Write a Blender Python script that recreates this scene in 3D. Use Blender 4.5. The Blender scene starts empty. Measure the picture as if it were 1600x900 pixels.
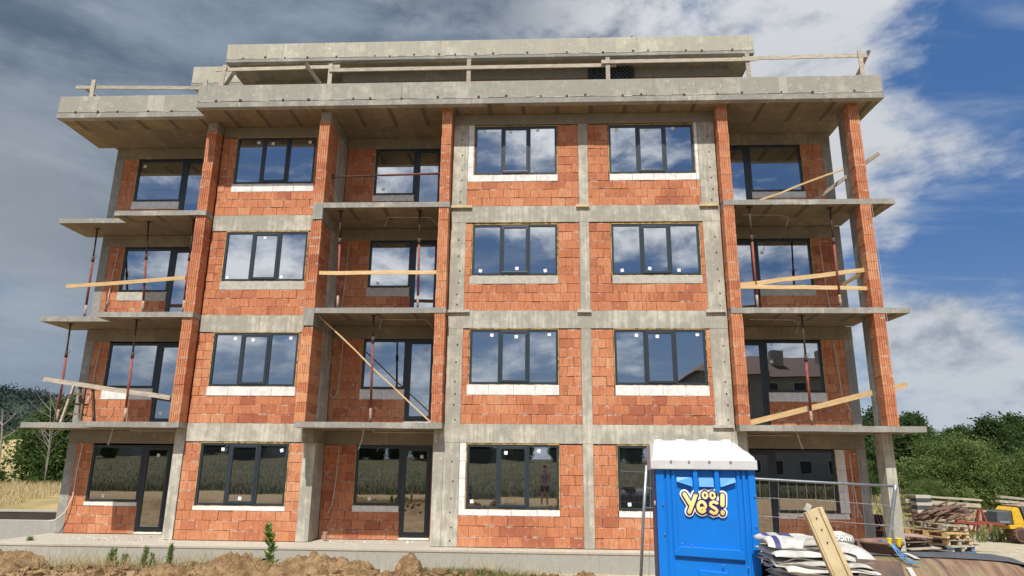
import bpy, bmesh, math, random
import numpy as np
from mathutils import Vector, Matrix, Euler, noise as mnoise
random.seed(7); RS = np.random.RandomState(11)
S = bpy.context.scene
COL = S.collection
R = math.radians

# ------------------------------------------------------------------ camera
cam = bpy.data.cameras.new('camera'); camo = bpy.data.objects.new('camera', cam); COL.objects.link(camo)
CX, CY, CZ = -0.3569, -17.368, 1.8704
YAW, PITCH, ROLL = -0.04854, 0.25522, 0.01039
fw = Vector((math.sin(YAW)*math.cos(PITCH), math.cos(YAW)*math.cos(PITCH), math.sin(PITCH)))
r0 = Vector((math.cos(YAW), -math.sin(YAW), 0)); u0 = r0.cross(fw)
rt = r0*math.cos(ROLL)+u0*math.sin(ROLL); up = -r0*math.sin(ROLL)+u0*math.cos(ROLL)
camo.matrix_world = Matrix(((rt.x, up.x, -fw.x, CX), (rt.y, up.y, -fw.y, CY), (rt.z, up.z, -fw.z, CZ), (0, 0, 0, 1)))
cam.sensor_width = 36; cam.lens = 24.088; cam.clip_start = 0.05; cam.clip_end = 5000
S.camera = camo
S.render.resolution_x = 1024; S.render.resolution_y = 576
S.view_settings.view_transform = 'Standard'; S.view_settings.look = 'None'
S.view_settings.gamma = 1.0; S.view_settings.exposure = 0.22

# ------------------------------------------------------------------ sun and sky
SD = Vector((-0.12, -1.0, 1.56)).normalized()       # towards the sun
sun = bpy.data.lights.new('sun', 'SUN'); sun.energy = 4.9; sun.angle = R(0.53); sun.color = (1.0, 0.955, 0.88)
suno = bpy.data.objects.new('sun', sun); COL.objects.link(suno)
suno.rotation_euler = SD.to_track_quat('Z', 'Y').to_euler(); suno.location = (0, -40, 60)

W = bpy.data.worlds.new('World'); S.world = W; W.use_nodes = True
wn, wl = W.node_tree.nodes, W.node_tree.links
for n in list(wn): wn.remove(n)
class NB:
    """small node builder"""
    def __init__(s, nt): s.n, s.l = nt.nodes, nt.links
    def new(s, t, **k):
        x = s.n.new(t)
        for a, b in k.items(): setattr(x, a, b)
        return x
    def put(s, sock, v):
        if v is None: return
        if isinstance(v, bpy.types.NodeSocket): s.l.new(v, sock)
        elif isinstance(v, (tuple, list)) and len(v) == 3 and sock.type == 'RGBA': sock.default_value = (*v, 1)
        else: sock.default_value = v
    def math(s, op, a, b=None, c=None, clamp=False):
        x = s.new('ShaderNodeMath', operation=op, use_clamp=clamp); s.put(x.inputs[0], a); s.put(x.inputs[1], b)
        if c is not None: s.put(x.inputs[2], c)
        return x.outputs[0]
    def vmath(s, op, a, b=None):
        x = s.new('ShaderNodeVectorMath', operation=op); s.put(x.inputs[0], a); s.put(x.inputs[1], b)
        return x.outputs[0]
    def mix(s, f, a, b, mode='MIX'):
        x = s.new('ShaderNodeMix', data_type='RGBA', blend_type=mode)
        s.put(x.inputs[0], f); s.put(x.inputs[6], a); s.put(x.inputs[7], b); return x.outputs[2]
    def noise(s, v, scale=5, detail=3, rough=0.5, dist=0, out='Fac'):
        x = s.new('ShaderNodeTexNoise'); s.put(x.inputs['Vector'], v)
        x.inputs['Scale'].default_value = scale; x.inputs['Detail'].default_value = detail
        x.inputs['Roughness'].default_value = rough; x.inputs['Distortion'].default_value = dist
        return x.outputs[out]
    def ramp(s, v, a, b, c0=0.0, c1=1.0):
        x = s.new('ShaderNodeMapRange', clamp=True); s.put(x.inputs[0], v)
        x.inputs[1].default_value = a; x.inputs[2].default_value = b; x.inputs[3].default_value = c0; x.inputs[4].default_value = c1
        x.interpolation_type = 'SMOOTHSTEP'
        return x.outputs[0]
    def sep(s, v):
        x = s.new('ShaderNodeSeparateXYZ'); s.put(x.inputs[0], v); return x.outputs
    def comb(s, a, b, c):
        x = s.new('ShaderNodeCombineXYZ'); s.put(x.inputs[0], a); s.put(x.inputs[1], b); s.put(x.inputs[2], c); return x.outputs[0]
w = NB(W.node_tree)
sky = w.new('ShaderNodeTexSky', sky_type='NISHITA'); sky.sun_disc = False
sky.sun_elevation = math.asin(SD.z); sky.sun_rotation = math.atan2(SD.x, SD.y); sky.air_density = 1.0; sky.dust_density = 0.6; sky.ozone_density = 1.5
tc = w.new('ShaderNodeTexCoord'); D = tc.outputs['Generated']
dx, dy, dz = w.sep(D)
den = w.math('ADD', w.math('MAXIMUM', dz, 0.0), 0.16)
px = w.math('DIVIDE', dx, den); py = w.math('DIVIDE', dy, den)
P = w.comb(px, py, 0.0)
def blob(d, r1, r0, amt):      # a patch of sky (unit direction d) where cloud gathers (amt > 0) or opens (amt < 0)
    v = Vector(d).normalized(); x = w.new('ShaderNodeVectorMath', operation='DOT_PRODUCT'); w.put(x.inputs[0], D); x.inputs[1].default_value = v
    return w.ramp(x.outputs['Value'], math.cos(R(r1)), math.cos(R(r0)), 0.0, amt)
def total(l):
    t = l[0]
    for q in l[1:]: t = w.math('ADD', t, q)
    return t
west = blob((-0.62, 0.62, 0.50), 52, 16, 1.0)
DS = w.vmath('MULTIPLY', D, (1.0, 1.0, 1.9))
n_big = w.noise(w.vmath('ADD', DS, (0.4, 2.0, 0.3)), 2.3, 7, 0.55, 0.2)
n_det = w.noise(w.vmath('ADD', DS, (7.3, 1.1, 0.6)), 5.2, 9, 0.60, 0.15)
n_up = w.noise(w.vmath('ADD', DS, (7.3, 1.1, 0.635)), 5.2, 9, 0.60, 0.15)
n_lay = w.noise(w.vmath('ADD', w.vmath('MULTIPLY', D, (1.6, 1.6, 7.0)), (2.0, 0.5, 1.0)), 1.9, 7, 0.6, 0.5)
n_wisp = w.noise(w.vmath('MULTIPLY', P, (0.7, 2.0, 1.0)), 1.6, 8, 0.60, 0.4)
shape = w.math('ADD', w.math('MULTIPLY', n_big, 0.55), w.math('MULTIPLY', n_det, 0.55))
bias = total([blob((0.05, -.85, .52), 55, 20, .045), w.math('MULTIPLY', west, 0.30), blob((.20, .79, .58), 24, 8, .11), blob((.38, .76, .54), 9, 3, .05), blob((.33, .88, .34), 10, 4, .05), blob((.44, .81, .385), 9, 3, .09), blob((.54, .73, .42), 9, 3, .08),
              blob((.47, .876, .10), 8, 4, .08), blob((.56, .83, .11), 9, 4, .09), blob((.46, .851, .255), 3.2, 1, .06), blob((.475, .83, .30), 7, 3, -.10), blob((.49, .735, .475), 7, 2, -.12), blob((.55, .80, .25), 8, 3, -.12),
              w.math('MULTIPLY', w.math('SUBTRACT', n_lay, 0.5), -0.35), blob((-.60, .767, .19), 7, 3, -.15), blob((-.605, .785, .135), 5, 1, .04), blob((-.61, .78, .05), 8, 3, -.06)])
cov = w.math('ADD', shape, bias)
mask = w.ramp(cov, 0.545, 0.71)
wisp = w.math('MULTIPLY', w.ramp(n_wisp, 0.46, 0.74), 0.60)
relief = w.math('ADD', w.math('MULTIPLY', w.math('SUBTRACT', n_det, n_up), 5.0), w.math('MULTIPLY', w.math('SUBTRACT', n_lay, 0.5), w.math('MULTIPLY', west, -1.9)))
thick = w.ramp(w.math('ADD', w.math('ADD', w.math('MULTIPLY', n_big, 0.6), w.math('MULTIPLY', n_det, 0.35)), w.math('ADD', w.math('MULTIPLY', west, 0.36), w.math('MULTIPLY', relief, -0.30))), 0.44, 0.84)
K = 1/0.1
def kc(r, g, b): return (r*K, g*K, b*K)
cloudc = w.mix(thick, kc(0.66, 0.69, 0.73), kc(0.150, 0.205, 0.285))
cloudc = w.mix(blob((-.66, .72, .24), 15, 3, .55), cloudc, kc(0.42, 0.46, 0.51))
bankc = w.mix(w.ramp(w.math('ADD', w.math('MULTIPLY', n_lay, .55), w.math('MULTIPLY', n_det, .45)), .38, .64), kc(0.098, 0.145, 0.215), kc(0.30, 0.36, 0.44))
cloudc = w.mix(w.ramp(west, .15, .75, 0, .88), cloudc, bankc)
cloudc = w.mix(blob((-.66, .70, .26), 13, 3, .5), cloudc, kc(0.46, 0.50, 0.55))
# clouds towards the sun are lit through and glow brighter
sunside = blob(tuple(SD), 95, 15, 1.0)
cloudc = w.mix(w.math('MULTIPLY', sunside, 0.75), cloudc, w.mix(thick, kc(2.0, 2.02, 2.05), kc(0.30, 0.35, 0.44)))
blue = w.mix(0.65, sky.outputs[0], kc(0.048, 0.17, 0.47))
base = w.mix(wisp, blue, kc(0.60, 0.67, 0.76))
skyc = w.mix(mask, base, cloudc)
hz = w.ramp(dz, 0.0, 0.30, 0.45, 0.0)
skyc = w.mix(hz, skyc, kc(0.40, 0.50, 0.63))
skyc = w.mix(w.ramp(dz, -0.02, 0.0, 1.0, 0.0), skyc, kc(0.16, 0.15, 0.12))
bg = w.new('ShaderNodeBackground'); w.put(bg.inputs[0], skyc); bg.inputs[1].default_value = 0.08
wo = w.new('ShaderNodeOutputWorld'); wl.new(bg.outputs[0], wo.inputs[0])

# ------------------------------------------------------------------ materials
MATS = {}
def material(name):
    m = bpy.data.materials.new(name); m.use_nodes = True; MATS[name] = m
    b = NB(m.node_tree); p = m.node_tree.nodes['Principled BSDF']; return m, b, p
def bump(b, p, h, dist, strength=1.0):
    x = b.new('ShaderNodeBump'); x.inputs['Distance'].default_value = dist; x.inputs['Strength'].default_value = strength
    b.put(x.inputs['Height'], h); b.l.new(x.outputs[0], p.inputs['Normal'])
def ocoord(b): return b.new('ShaderNodeTexCoord').outputs['Object']
def plain(name, c1, c2=None, scale=8, rough=0.7, metal=0.0, bd=0.0, stretch=(1, 1, 1), spec=0.5, rnd=0.0, detail=4):
    m, b, p = material(name); o = b.vmath('MULTIPLY', ocoord(b), stretch)
    n = b.noise(o, scale, detail, 0.6)
    col = b.mix(b.ramp(n, 0.3, 0.7), c1, c2 or tuple(x*0.75 for x in c1))
    if rnd:
        oi = b.new('ShaderNodeObjectInfo').outputs['Random']
        v = b.ramp(oi, 0, 1, 1-rnd, 1+rnd); h = b.new('ShaderNodeHueSaturation'); b.put(h.inputs['Value'], v); b.put(h.inputs['Color'], col); col = h.outputs[0]
    b.put(p.inputs['Base Color'], col); p.inputs['Roughness'].default_value = rough; p.inputs['Metallic'].default_value = metal
    p.inputs['Specular IOR Level'].default_value = spec
    if bd: bump(b, p, n, bd)
    return m
def concrete(name, light, dark, streak=0.6, soffit=False, warm=None, pits=0.6):
    m, b, p = material(name); o = ocoord(b)
    big = b.noise(o, 0.9, 5, 0.6, 0.4)
    st = b.noise(b.vmath('MULTIPLY', o, (7, 7, 0.45)), 1.6, 5, 0.65)
    fine = b.noise(o, 22, 5, 0.7)
    med = b.noise(b.vmath('ADD', o, (3, 9, 1)), 4.2, 4, 0.6)
    t = b.math('ADD', b.math('MULTIPLY', big, 0.45), b.math('ADD', b.math('MULTIPLY', st, streak*0.5), b.math('MULTIPLY', med, 0.30)))
    t = b.ramp(t, 0.38+streak*0.15, 0.56+streak*0.17)
    col = b.mix(t, dark, light)
    drip = b.noise(b.vmath('MULTIPLY', o, (13, 13, 0.30)), 1.5, 4, 0.7)
    if not soffit: col = b.mix(b.math('MULTIPLY', b.ramp(drip, 0.56, 0.70), b.ramp(big, 0.35, 0.6, 0.1, 0.75)), col, tuple(x*0.62 for x in dark))
    if warm: col = b.mix(b.ramp(b.noise(b.vmath('MULTIPLY', o, (3, 3, 0.5)), 1.1, 3), 0.5, 0.75, 0, 0.55), col, warm)
    col = b.mix(b.math('MULTIPLY', b.ramp(fine, 0.62, 0.74), 0.5*pits), col, tuple(x*0.35 for x in dark))
    col = b.mix(b.math('MULTIPLY', b.ramp(b.noise(b.vmath('ADD', o, (0, 5, 0)), 9, 4, 0.7), 0.60, 0.70), 0.5), col, tuple(min(1, x*1.35) for x in light))
    x, y, z = b.sep(o)
    if soffit:      # prints of the formwork sheets: a sheet every 0.62 m, dark battens between some
        fx = b.math('FRACT', b.math('DIVIDE', b.math('ADD', x, b.math('MULTIPLY', b.noise(b.comb(0, y, z), 0.4, 1), 0.1)), 0.93))
        front = b.math('FRACT', b.math('DIVIDE', b.math('ADD', x, 40.47), 1.86))
        bat = b.math('MULTIPLY', b.math('LESS_THAN', fx, 0.13), b.math('LESS_THAN', y, 0.62))
        seam = b.math('LESS_THAN', b.math('FRACT', b.math('DIVIDE', x, 0.465)), 0.022)
        seam2 = b.math('LESS_THAN', b.math('ABSOLUTE', b.math('SUBTRACT', y, 0.62)), 0.012)
        cell = b.new('ShaderNodeTexWhiteNoise'); b.put(cell.inputs[0], b.comb(b.math('FLOOR', b.math('DIVIDE', x, 0.465)), b.math('GREATER_THAN', y, 0.62), 0))
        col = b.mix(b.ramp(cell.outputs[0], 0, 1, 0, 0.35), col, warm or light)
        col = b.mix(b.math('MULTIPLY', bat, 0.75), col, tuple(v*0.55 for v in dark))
        col = b.mix(b.math('MULTIPLY', b.math('MAXIMUM', seam, seam2), 0.5), col, tuple(v*0.6 for v in dark))
    else:           # board joints left by the shuttering
        seam = b.math('LESS_THAN', b.math('FRACT', b.math('DIVIDE', b.math('ADD', x, 50.3), 1.27)), 0.010)
        col = b.mix(b.math('MULTIPLY', seam, 0.45), col, dark)
    b.put(p.inputs['Base Color'], col); p.inputs['Roughness'].default_value = 0.9; p.inputs['Specular IOR Level'].default_value = 0.25
    bump(b, p, b.math('ADD', b.math('MULTIPLY', fine, 0.6), b.math('ADD', med, st)), 0.012, 0.7)
    return m
concrete('concrete', (0.565, 0.54, 0.445), (0.335, 0.32, 0.265), 0.7)
concrete('concrete_grey', (0.44, 0.425, 0.37), (0.265, 0.258, 0.23), 0.4)
concrete('concrete_fascia', (0.485, 0.465, 0.40), (0.31, 0.298, 0.255), 0.25)
concrete('concrete_cream', (0.56, 0.53, 0.415), (0.39, 0.373, 0.30), 0.3, warm=(0.52, 0.44, 0.31))
concrete('concrete_smooth', (0.40, 0.385, 0.345), (0.33, 0.32, 0.285), 0.2, pits=0.2)
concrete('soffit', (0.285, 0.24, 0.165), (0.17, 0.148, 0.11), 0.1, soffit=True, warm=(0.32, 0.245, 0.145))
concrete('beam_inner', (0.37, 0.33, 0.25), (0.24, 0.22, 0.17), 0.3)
concrete('patch', (0.52, 0.50, 0.44), (0.40, 0.385, 0.34), 0.2)
concrete('ledge', (0.52, 0.475, 0.38), (0.40, 0.365, 0.30), 0.1, pits=.4)

def brickmat(name, ca, cb, cc, cd):
    m, b, p = material(name); o = ocoord(b)
    at = b.new('ShaderNodeAttribute'); at.attribute_name = 'tone'
    oi = b.new('ShaderNodeObjectInfo').outputs['Random']
    t = b.math('FRACT', b.math('ADD', at.outputs['Fac'], b.math('MULTIPLY', oi, b.math('LESS_THAN', at.outputs['Fac'], 0.0001))))
    loc = b.new('ShaderNodeNewGeometry').outputs['Position']
    pn = b.noise(loc, 0.55, 2, 0.5)
    t2 = b.math('ADD', b.math('MULTIPLY', t, 0.50), b.math('MULTIPLY', b.ramp(pn, .3, .7), 0.45))
    r = b.new('ShaderNodeValToRGB'); b.put(r.inputs[0], t2)
    e = r.color_ramp.elements; e[0].position = 0.12; e[0].color = (*cb, 1); e[1].position = 0.88; e[1].color = (*cd, 1)
    a = e.new(0.38); a.color = (*ca, 1); a = e.new(0.66); a.color = (*cc, 1)
    gx, gy, gz = b.sep(loc)
    hx = b.math('ADD', gx, gy)
    st = b.noise(b.comb(b.math('MULTIPLY', hx, 55), b.math('MULTIPLY', gz, 3.5), t), 1.0, 3, 0.6)
    blot = b.noise(loc, 7, 5, 0.65)
    col = b.mix(b.ramp(st, 0.38, 0.68, 0.0, 0.62), r.outputs[0], tuple(x*0.55 for x in ca))
    col = b.mix(b.ramp(blot, 0.57, 0.72, 0, 0.6), col, (0.62, 0.42, 0.32))
    sm = b.noise(b.vmath('ADD', b.vmath('MULTIPLY', loc, (1, 1, 1.6)), (4, 4, 4)), 3.4, 7, 0.75)
    col = b.mix(b.ramp(sm, 0.64, 0.70, 0, 0.75), col, (0.60, 0.54, 0.46))
    col = b.mix(b.ramp(b.noise(loc, 2.3, 4, 0.7), 0.60, 0.72, 0, 0.40), col, (0.20, 0.055, 0.038))
    zf = b.math('FRACT', b.math('DIVIDE', b.math('MODULO', b.math('ADD', gz, 0.0), 2.9), 0.24))
    ed = b.ramp(b.math('MINIMUM', zf, b.math('SUBTRACT', 1.0, zf)), 0.03, 0.13, 1.0, 0.0)
    col = b.mix(b.math('MULTIPLY', ed, b.ramp(b.noise(b.vmath('MULTIPLY', loc, (1, 1, .6)), 4.5, 6, 0.75), 0.50, 0.62, 0, 0.85)), col, (0.60, 0.54, 0.46))
    b.put(p.inputs['Base Color'], col); p.inputs['Roughness'].default_value = 0.85; p.inputs['Specular IOR Level'].default_value = 0.2
    bump(b, p, b.math('ADD', st, blot), 0.006, 0.8)
    return m
brickmat('brick', (0.53, 0.200, 0.098), (0.36, 0.118, 0.066), (0.59, 0.245, 0.120), (0.64, 0.32, 0.17))
brickmat('brick_pale', (0.64, 0.285, 0.13), (0.56, 0.23, 0.11), (0.66, 0.30, 0.14), (0.68, 0.33, 0.16))
def mortarmat():
    m, b, p = material('mortar'); o = ocoord(b)
    n = b.noise(b.vmath('MULTIPLY', o, (1, 1, 3)), 3.2, 5, 0.7)
    col = b.mix(b.ramp(n, 0.52, 0.66), (0.10, 0.045, 0.03), (0.50, 0.46, 0.40))
    b.put(p.inputs['Base Color'], col); p.inputs['Roughness'].default_value = 0.95; return m
mortarmat()
plain('aac', (0.80, 0.79, 0.76), (0.62, 0.61, 0.58), 6, 0.9, bd=0.004)
plain('mortar_grey', (0.50, 0.48, 0.41), (0.38, 0.365, 0.315), 7, 0.95, bd=0.006)
plain('foam', (0.62, 0.42, 0.13), (0.45, 0.28, 0.08), 30, 0.8, bd=0.005)
plain('frame', (0.026, 0.038, 0.048), (0.022, 0.032, 0.040), 3, 0.38)
plain('sticker', (0.82, 0.82, 0.80), (0.78, 0.78, 0.76), 20, 0.6)
plain('cable', (0.62, 0.58, 0.52), (0.5, 0.47, 0.42), 10, 0.6)
plain('rust_hole', (0.10, 0.05, 0.03), (0.05, 0.03, 0.02), 20, 0.9)
def glassmat():
    m, b, p = material('glass')
    n = m.node_tree.nodes; n.remove(p)
    out = n['Material Output']
    g = b.new('ShaderNodeBsdfGlossy'); g.inputs['Roughness'].default_value = 0.0; g.inputs['Color'].default_value = (0.93, 0.97, 1.0, 1)
    d = b.new('ShaderNodeBsdfDiffuse'); d.inputs['Color'].default_value = (0.012, 0.014, 0.016, 1)
    fr = b.new('ShaderNodeFresnel'); fr.inputs[0].default_value = 1.7
    f = b.math('ADD', b.math('MULTIPLY', fr.outputs[0], 1.0), 0.40, clamp=True)
    o = ocoord(b); nz = b.noise(o, 0.9, 2, 0.4)
    bp = b.new('ShaderNodeBump'); bp.inputs['Distance'].default_value = 0.0012; b.put(bp.inputs['Height'], nz); b.l.new(bp.outputs[0], g.inputs['Normal'])
    mx = b.new('ShaderNodeMixShader'); b.put(mx.inputs[0], f); b.l.new(d.outputs[0], mx.inputs[1]); b.l.new(g.outputs[0], mx.inputs[2]); b.l.new(mx.outputs[0], out.inputs[0])
glassmat()
plain('wood_grey', (0.50, 0.44, 0.34), (0.30, 0.26, 0.20), 5, 0.85, stretch=(1, 6, 8), rnd=0.12, bd=0.003)
plain('wood_new', (0.66, 0.47, 0.24), (0.52, 0.34, 0.15), 4, 0.75, stretch=(1, 6, 8), rnd=0.10, bd=0.003)
plain('wood_form', (0.60, 0.50, 0.30), (0.47, 0.37, 0.20), 5, 0.8, bd=0.003)
plain('wood_dark', (0.20, 0.14, 0.09), (0.11, 0.08, 0.055), 6, 0.85, rnd=0.2)
plain('rust_red', (0.30, 0.075, 0.045), (0.16, 0.045, 0.03), 12, 0.75, rnd=0.2, bd=0.002)
plain('rust_dark', (0.085, 0.045, 0.032), (0.05, 0.03, 0.024), 14, 0.8)
plain('rust_bare', (0.20, 0.115, 0.075), (0.10, 0.058, 0.04), 9, 0.8, rnd=0.25)
plain('rust_pale', (0.42, 0.34, 0.28), (0.24, 0.13, 0.09), 12, 0.85)
plain('galv', (0.42, 0.45, 0.47), (0.32, 0.35, 0.37), 20, 0.42, metal=0.75)
plain('toilet_blue', (0.002, 0.185, 0.66), (0.003, 0.165, 0.60), 2.5, 0.38, spec=0.4)
plain('toilet_sunlit', (0.03, 0.25, 0.72), (0.03, 0.23, 0.70), 2.5, 0.4)  # toilet blue made lighter: sunlight on the slanting scoops is painted in
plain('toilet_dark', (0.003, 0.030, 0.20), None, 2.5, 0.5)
plain('toilet_white', (0.58, 0.585, 0.58), (0.48, 0.48, 0.47), 3, 0.5)
plain('logo_white', (0.88, 0.88, 0.88), (0.86, 0.86, 0.86), 3, 0.5)
plain('logo_navy', (0.035, 0.018, 0.16), (0.03, 0.015, 0.13), 3, 0.5)
def logoyellow():
    m, b, p = material('logo_yellow'); x, y, z = b.sep(ocoord(b))
    wv = b.noise(ocoord(b), 14, 1)
    col = b.mix(b.ramp(z, 1.36, 1.54), (0.80, 0.46, 0.10), (0.86, 0.76, 0.30)); b.put(p.inputs['Base Color'], col); p.inputs['Roughness'].default_value = 0.5
logoyellow()
plain('tarp', (0.46, 0.44, 0.39), (0.28, 0.27, 0.235), 5, 0.7, bd=0.006)
plain('tarp_white', (0.56, 0.545, 0.50), (0.36, 0.35, 0.315), 6, 0.6, bd=0.006)
plain('tarp_navy', (0.035, 0.035, 0.14), (0.05, 0.05, 0.16), 6, 0.6, bd=0.004)
plain('dark_rubber', (0.022, 0.022, 0.024), None, 6, 0.7)
plain('bitumen', (0.075, 0.08, 0.088), (0.055, 0.058, 0.064), 6, 0.75, bd=0.006)
plain('rope_blue', (0.07, 0.22, 0.45), (0.12, 0.32, 0.58), 40, 0.7)
plain('yellow_plastic', (0.85, 0.72, 0.03), (0.80, 0.62, 0.03), 10, 0.5)
plain('machine_yellow', (0.66, 0.42, 0.02), (0.5, 0.30, 0.03), 9, 0.5)
plain('machine_grey', (0.075, 0.09, 0.10), (0.055, 0.065, 0.075), 5, 0.5)
plain('paint_blue', (0.05, 0.15, 0.30), (0.10, 0.16, 0.22), 8, 0.8)
plain('pink_board', (0.42, 0.27, 0.24), (0.34, 0.21, 0.19), 4, 0.8)
plain('maroon', (0.06, 0.022, 0.022), None, 4, 0.6)
plain('pit_dark', (0.045, 0.033, 0.026), None, 4, 0.8)
plain('frame_red', (0.30, 0.055, 0.035), (0.2, 0.045, 0.03), 12, 0.6)
plain('bark', (0.16, 0.12, 0.09), (0.08, 0.06, 0.045), 6, 0.9, stretch=(3, 3, 0.6), bd=0.02)
plain('dead_wood', (0.30, 0.275, 0.24), (0.19, 0.17, 0.15), 6, 0.9)
plain('skin', (0.50, 0.28, 0.19), None, 6, 0.6)
plain('shirt', (0.19, 0.23, 0.29), None, 6, 0.9)
plain('shorts', (0.05, 0.055, 0.065), None, 6, 0.9)
plain('hair', (0.03, 0.02, 0.015), None, 6, 0.8)
plain('car_paint', (0.02, 0.025, 0.03), None, 3, 0.25)
plain('plaster', (0.33, 0.30, 0.25), (0.26, 0.24, 0.20), 0.6, 0.9)
plain('roof_tile', (0.13, 0.058, 0.04), (0.085, 0.042, 0.032), 3, 0.85, stretch=(1, 6, 1))
def tankmat():
    m, b, p = material('tank'); o = ocoord(b)
    n1 = b.noise(o, 2.2, 5, 0.65, 0.5); n2 = b.noise(b.vmath('MULTIPLY', o, (5, 1, 1)), 3.0, 5, 0.65); n3 = b.noise(o, 25, 4, 0.7)
    col = b.mix(b.ramp(n2, 0.35, 0.65), (0.145, 0.078, 0.045), (0.235, 0.155, 0.095))
    col = b.mix(b.ramp(n1, 0.42, 0.68, 0, 0.6), col, (0.155, 0.165, 0.065))
    col = b.mix(b.ramp(n3, 0.6, 0.75, 0, 0.6), col, (0.34, 0.27, 0.19))
    x, y, z = b.sep(o)
    ring = b.math('LESS_THAN', b.math('FRACT', b.math('MULTIPLY', x, 1.7)), 0.02)
    col = b.mix(b.math('MULTIPLY', ring, 0.6), col, (0.07, 0.04, 0.03))
    b.put(p.inputs['Base Color'], col); p.inputs['Roughness'].default_value = 0.75; bump(b, p, b.math('ADD', n2, n3), 0.006)
tankmat()
plain('rust_plate', (0.15, 0.088, 0.06), (0.075, 0.052, 0.043), 6, 0.7, bd=0.003)
def leafmat(name, ca, cb, trans=0.35):
    m, b, p = material(name); n = m.node_tree.nodes; out = n['Material Output']
    at = b.new('ShaderNodeAttribute'); at.attribute_name = 'tone'
    col = b.mix(at.outputs['Fac'], ca, cb)
    b.put(p.inputs['Base Color'], col); p.inputs['Roughness'].default_value = 0.75; p.inputs['Specular IOR Level'].default_value = 0.12
    t = b.new('ShaderNodeBsdfTranslucent'); b.put(t.inputs[0], b.mix(0.5, col, (0.16, 0.24, 0.04)))
    mx = b.new('ShaderNodeMixShader'); mx.inputs[0].default_value = trans
    b.l.new(p.outputs[0], mx.inputs[1]); b.l.new(t.outputs[0], mx.inputs[2]); b.l.new(mx.outputs[0], out.inputs[0])
leafmat('leaf_willow', (0.050, 0.095, 0.030), (0.20, 0.26, 0.085))
leafmat('leaf_dark', (0.018, 0.040, 0.013), (0.055, 0.095, 0.030), 0.25)
leafmat('leaf_bush', (0.025, 0.060, 0.018), (0.085, 0.135, 0.040))
leafmat('leaf_far', (0.020, 0.036, 0.032), (0.028, 0.046, 0.038), 0.05)
leafmat('leaf_weed', (0.16, 0.26, 0.07), (0.30, 0.42, 0.14), 0.45)
leafmat('straw', (0.42, 0.33, 0.17), (0.66, 0.55, 0.33), 0.3)
leafmat('wheat', (0.055, 0.055, 0.024), (0.14, 0.115, 0.06), 0.10)
leafmat('grass_green', (0.07, 0.11, 0.03), (0.22, 0.23, 0.09), 0.3)
def groundmat():
    m, b, p = material('ground'); o = ocoord(b); x, y, z = b.sep(o)
    n1 = b.noise(o, 0.35, 6, 0.65); n2 = b.noise(o, 3.0, 6, 0.7); n3 = b.noise(o, 24, 4, 0.7)
    dirt = b.mix(b.ramp(n2, 0.3, 0.7), (0.30, 0.195, 0.10), (0.47, 0.33, 0.19))
    dirt = b.mix(b.ramp(n3, 0.55, 0.72, 0, 0.6), dirt, (0.56, 0.44, 0.29))
    sand = b.mix(b.ramp(n2, 0.35, 0.65), (0.46, 0.40, 0.29), (0.60, 0.53, 0.40))
    dry = b.mix(b.ramp(n1, 0.42, 0.62), (0.48, 0.36, 0.18), (0.34, 0.27, 0.12))
    col = b.mix(b.ramp(y, -3.0, 0.5), dirt, sand)
    col = b.mix(b.ramp(b.math('ADD', b.math('SUBTRACT', y, b.math('MULTIPLY', b.ramp(x, 5, 12), 4.0)), b.math('MULTIPLY', n2, 3)), 5.0, 9.0), col, dry)
    col = b.mix(b.ramp(b.math('ADD', y, b.math('MULTIPLY', n2, 2)), -26.0, -24.0, 1.0, 0.0), col, b.mix(b.ramp(n1, 0.4, 0.6), (0.115, 0.10, 0.052), (0.075, 0.072, 0.036)))
    b.put(p.inputs['Base Color'], col); p.inputs['Roughness'].default_value = 0.95; p.inputs['Specular IOR Level'].default_value = 0.1
    bump(b, p, b.math('ADD', n2, n3), 0.05)
groundmat()
def dirtmat():
    m, b, p = material('clay'); o = ocoord(b)
    n2 = b.noise(o, 5.0, 7, 0.7); n3 = b.noise(o, 38, 4, 0.7)
    col = b.mix(b.ramp(n2, 0.32, 0.68), (0.19, 0.115, 0.055), (0.43, 0.28, 0.145)); col = b.mix(b.ramp(n3, 0.5, 0.75, 0, 0.5), col, (0.54, 0.41, 0.25))
    b.put(p.inputs['Base Color'], col); p.inputs['Roughness'].default_value = 0.95; p.inputs['Specular IOR Level'].default_value = 0.1
    bump(b, p, b.math('ADD', n2, b.math('MULTIPLY', n3, 0.5)), 0.08)
dirtmat()
plain('hill_grass', (0.30, 0.25, 0.13), (0.14, 0.16, 0.07), 0.03, 0.95)
plain('hill_forest', (0.03, 0.045, 0.03), None, 0.05, 0.95)

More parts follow.
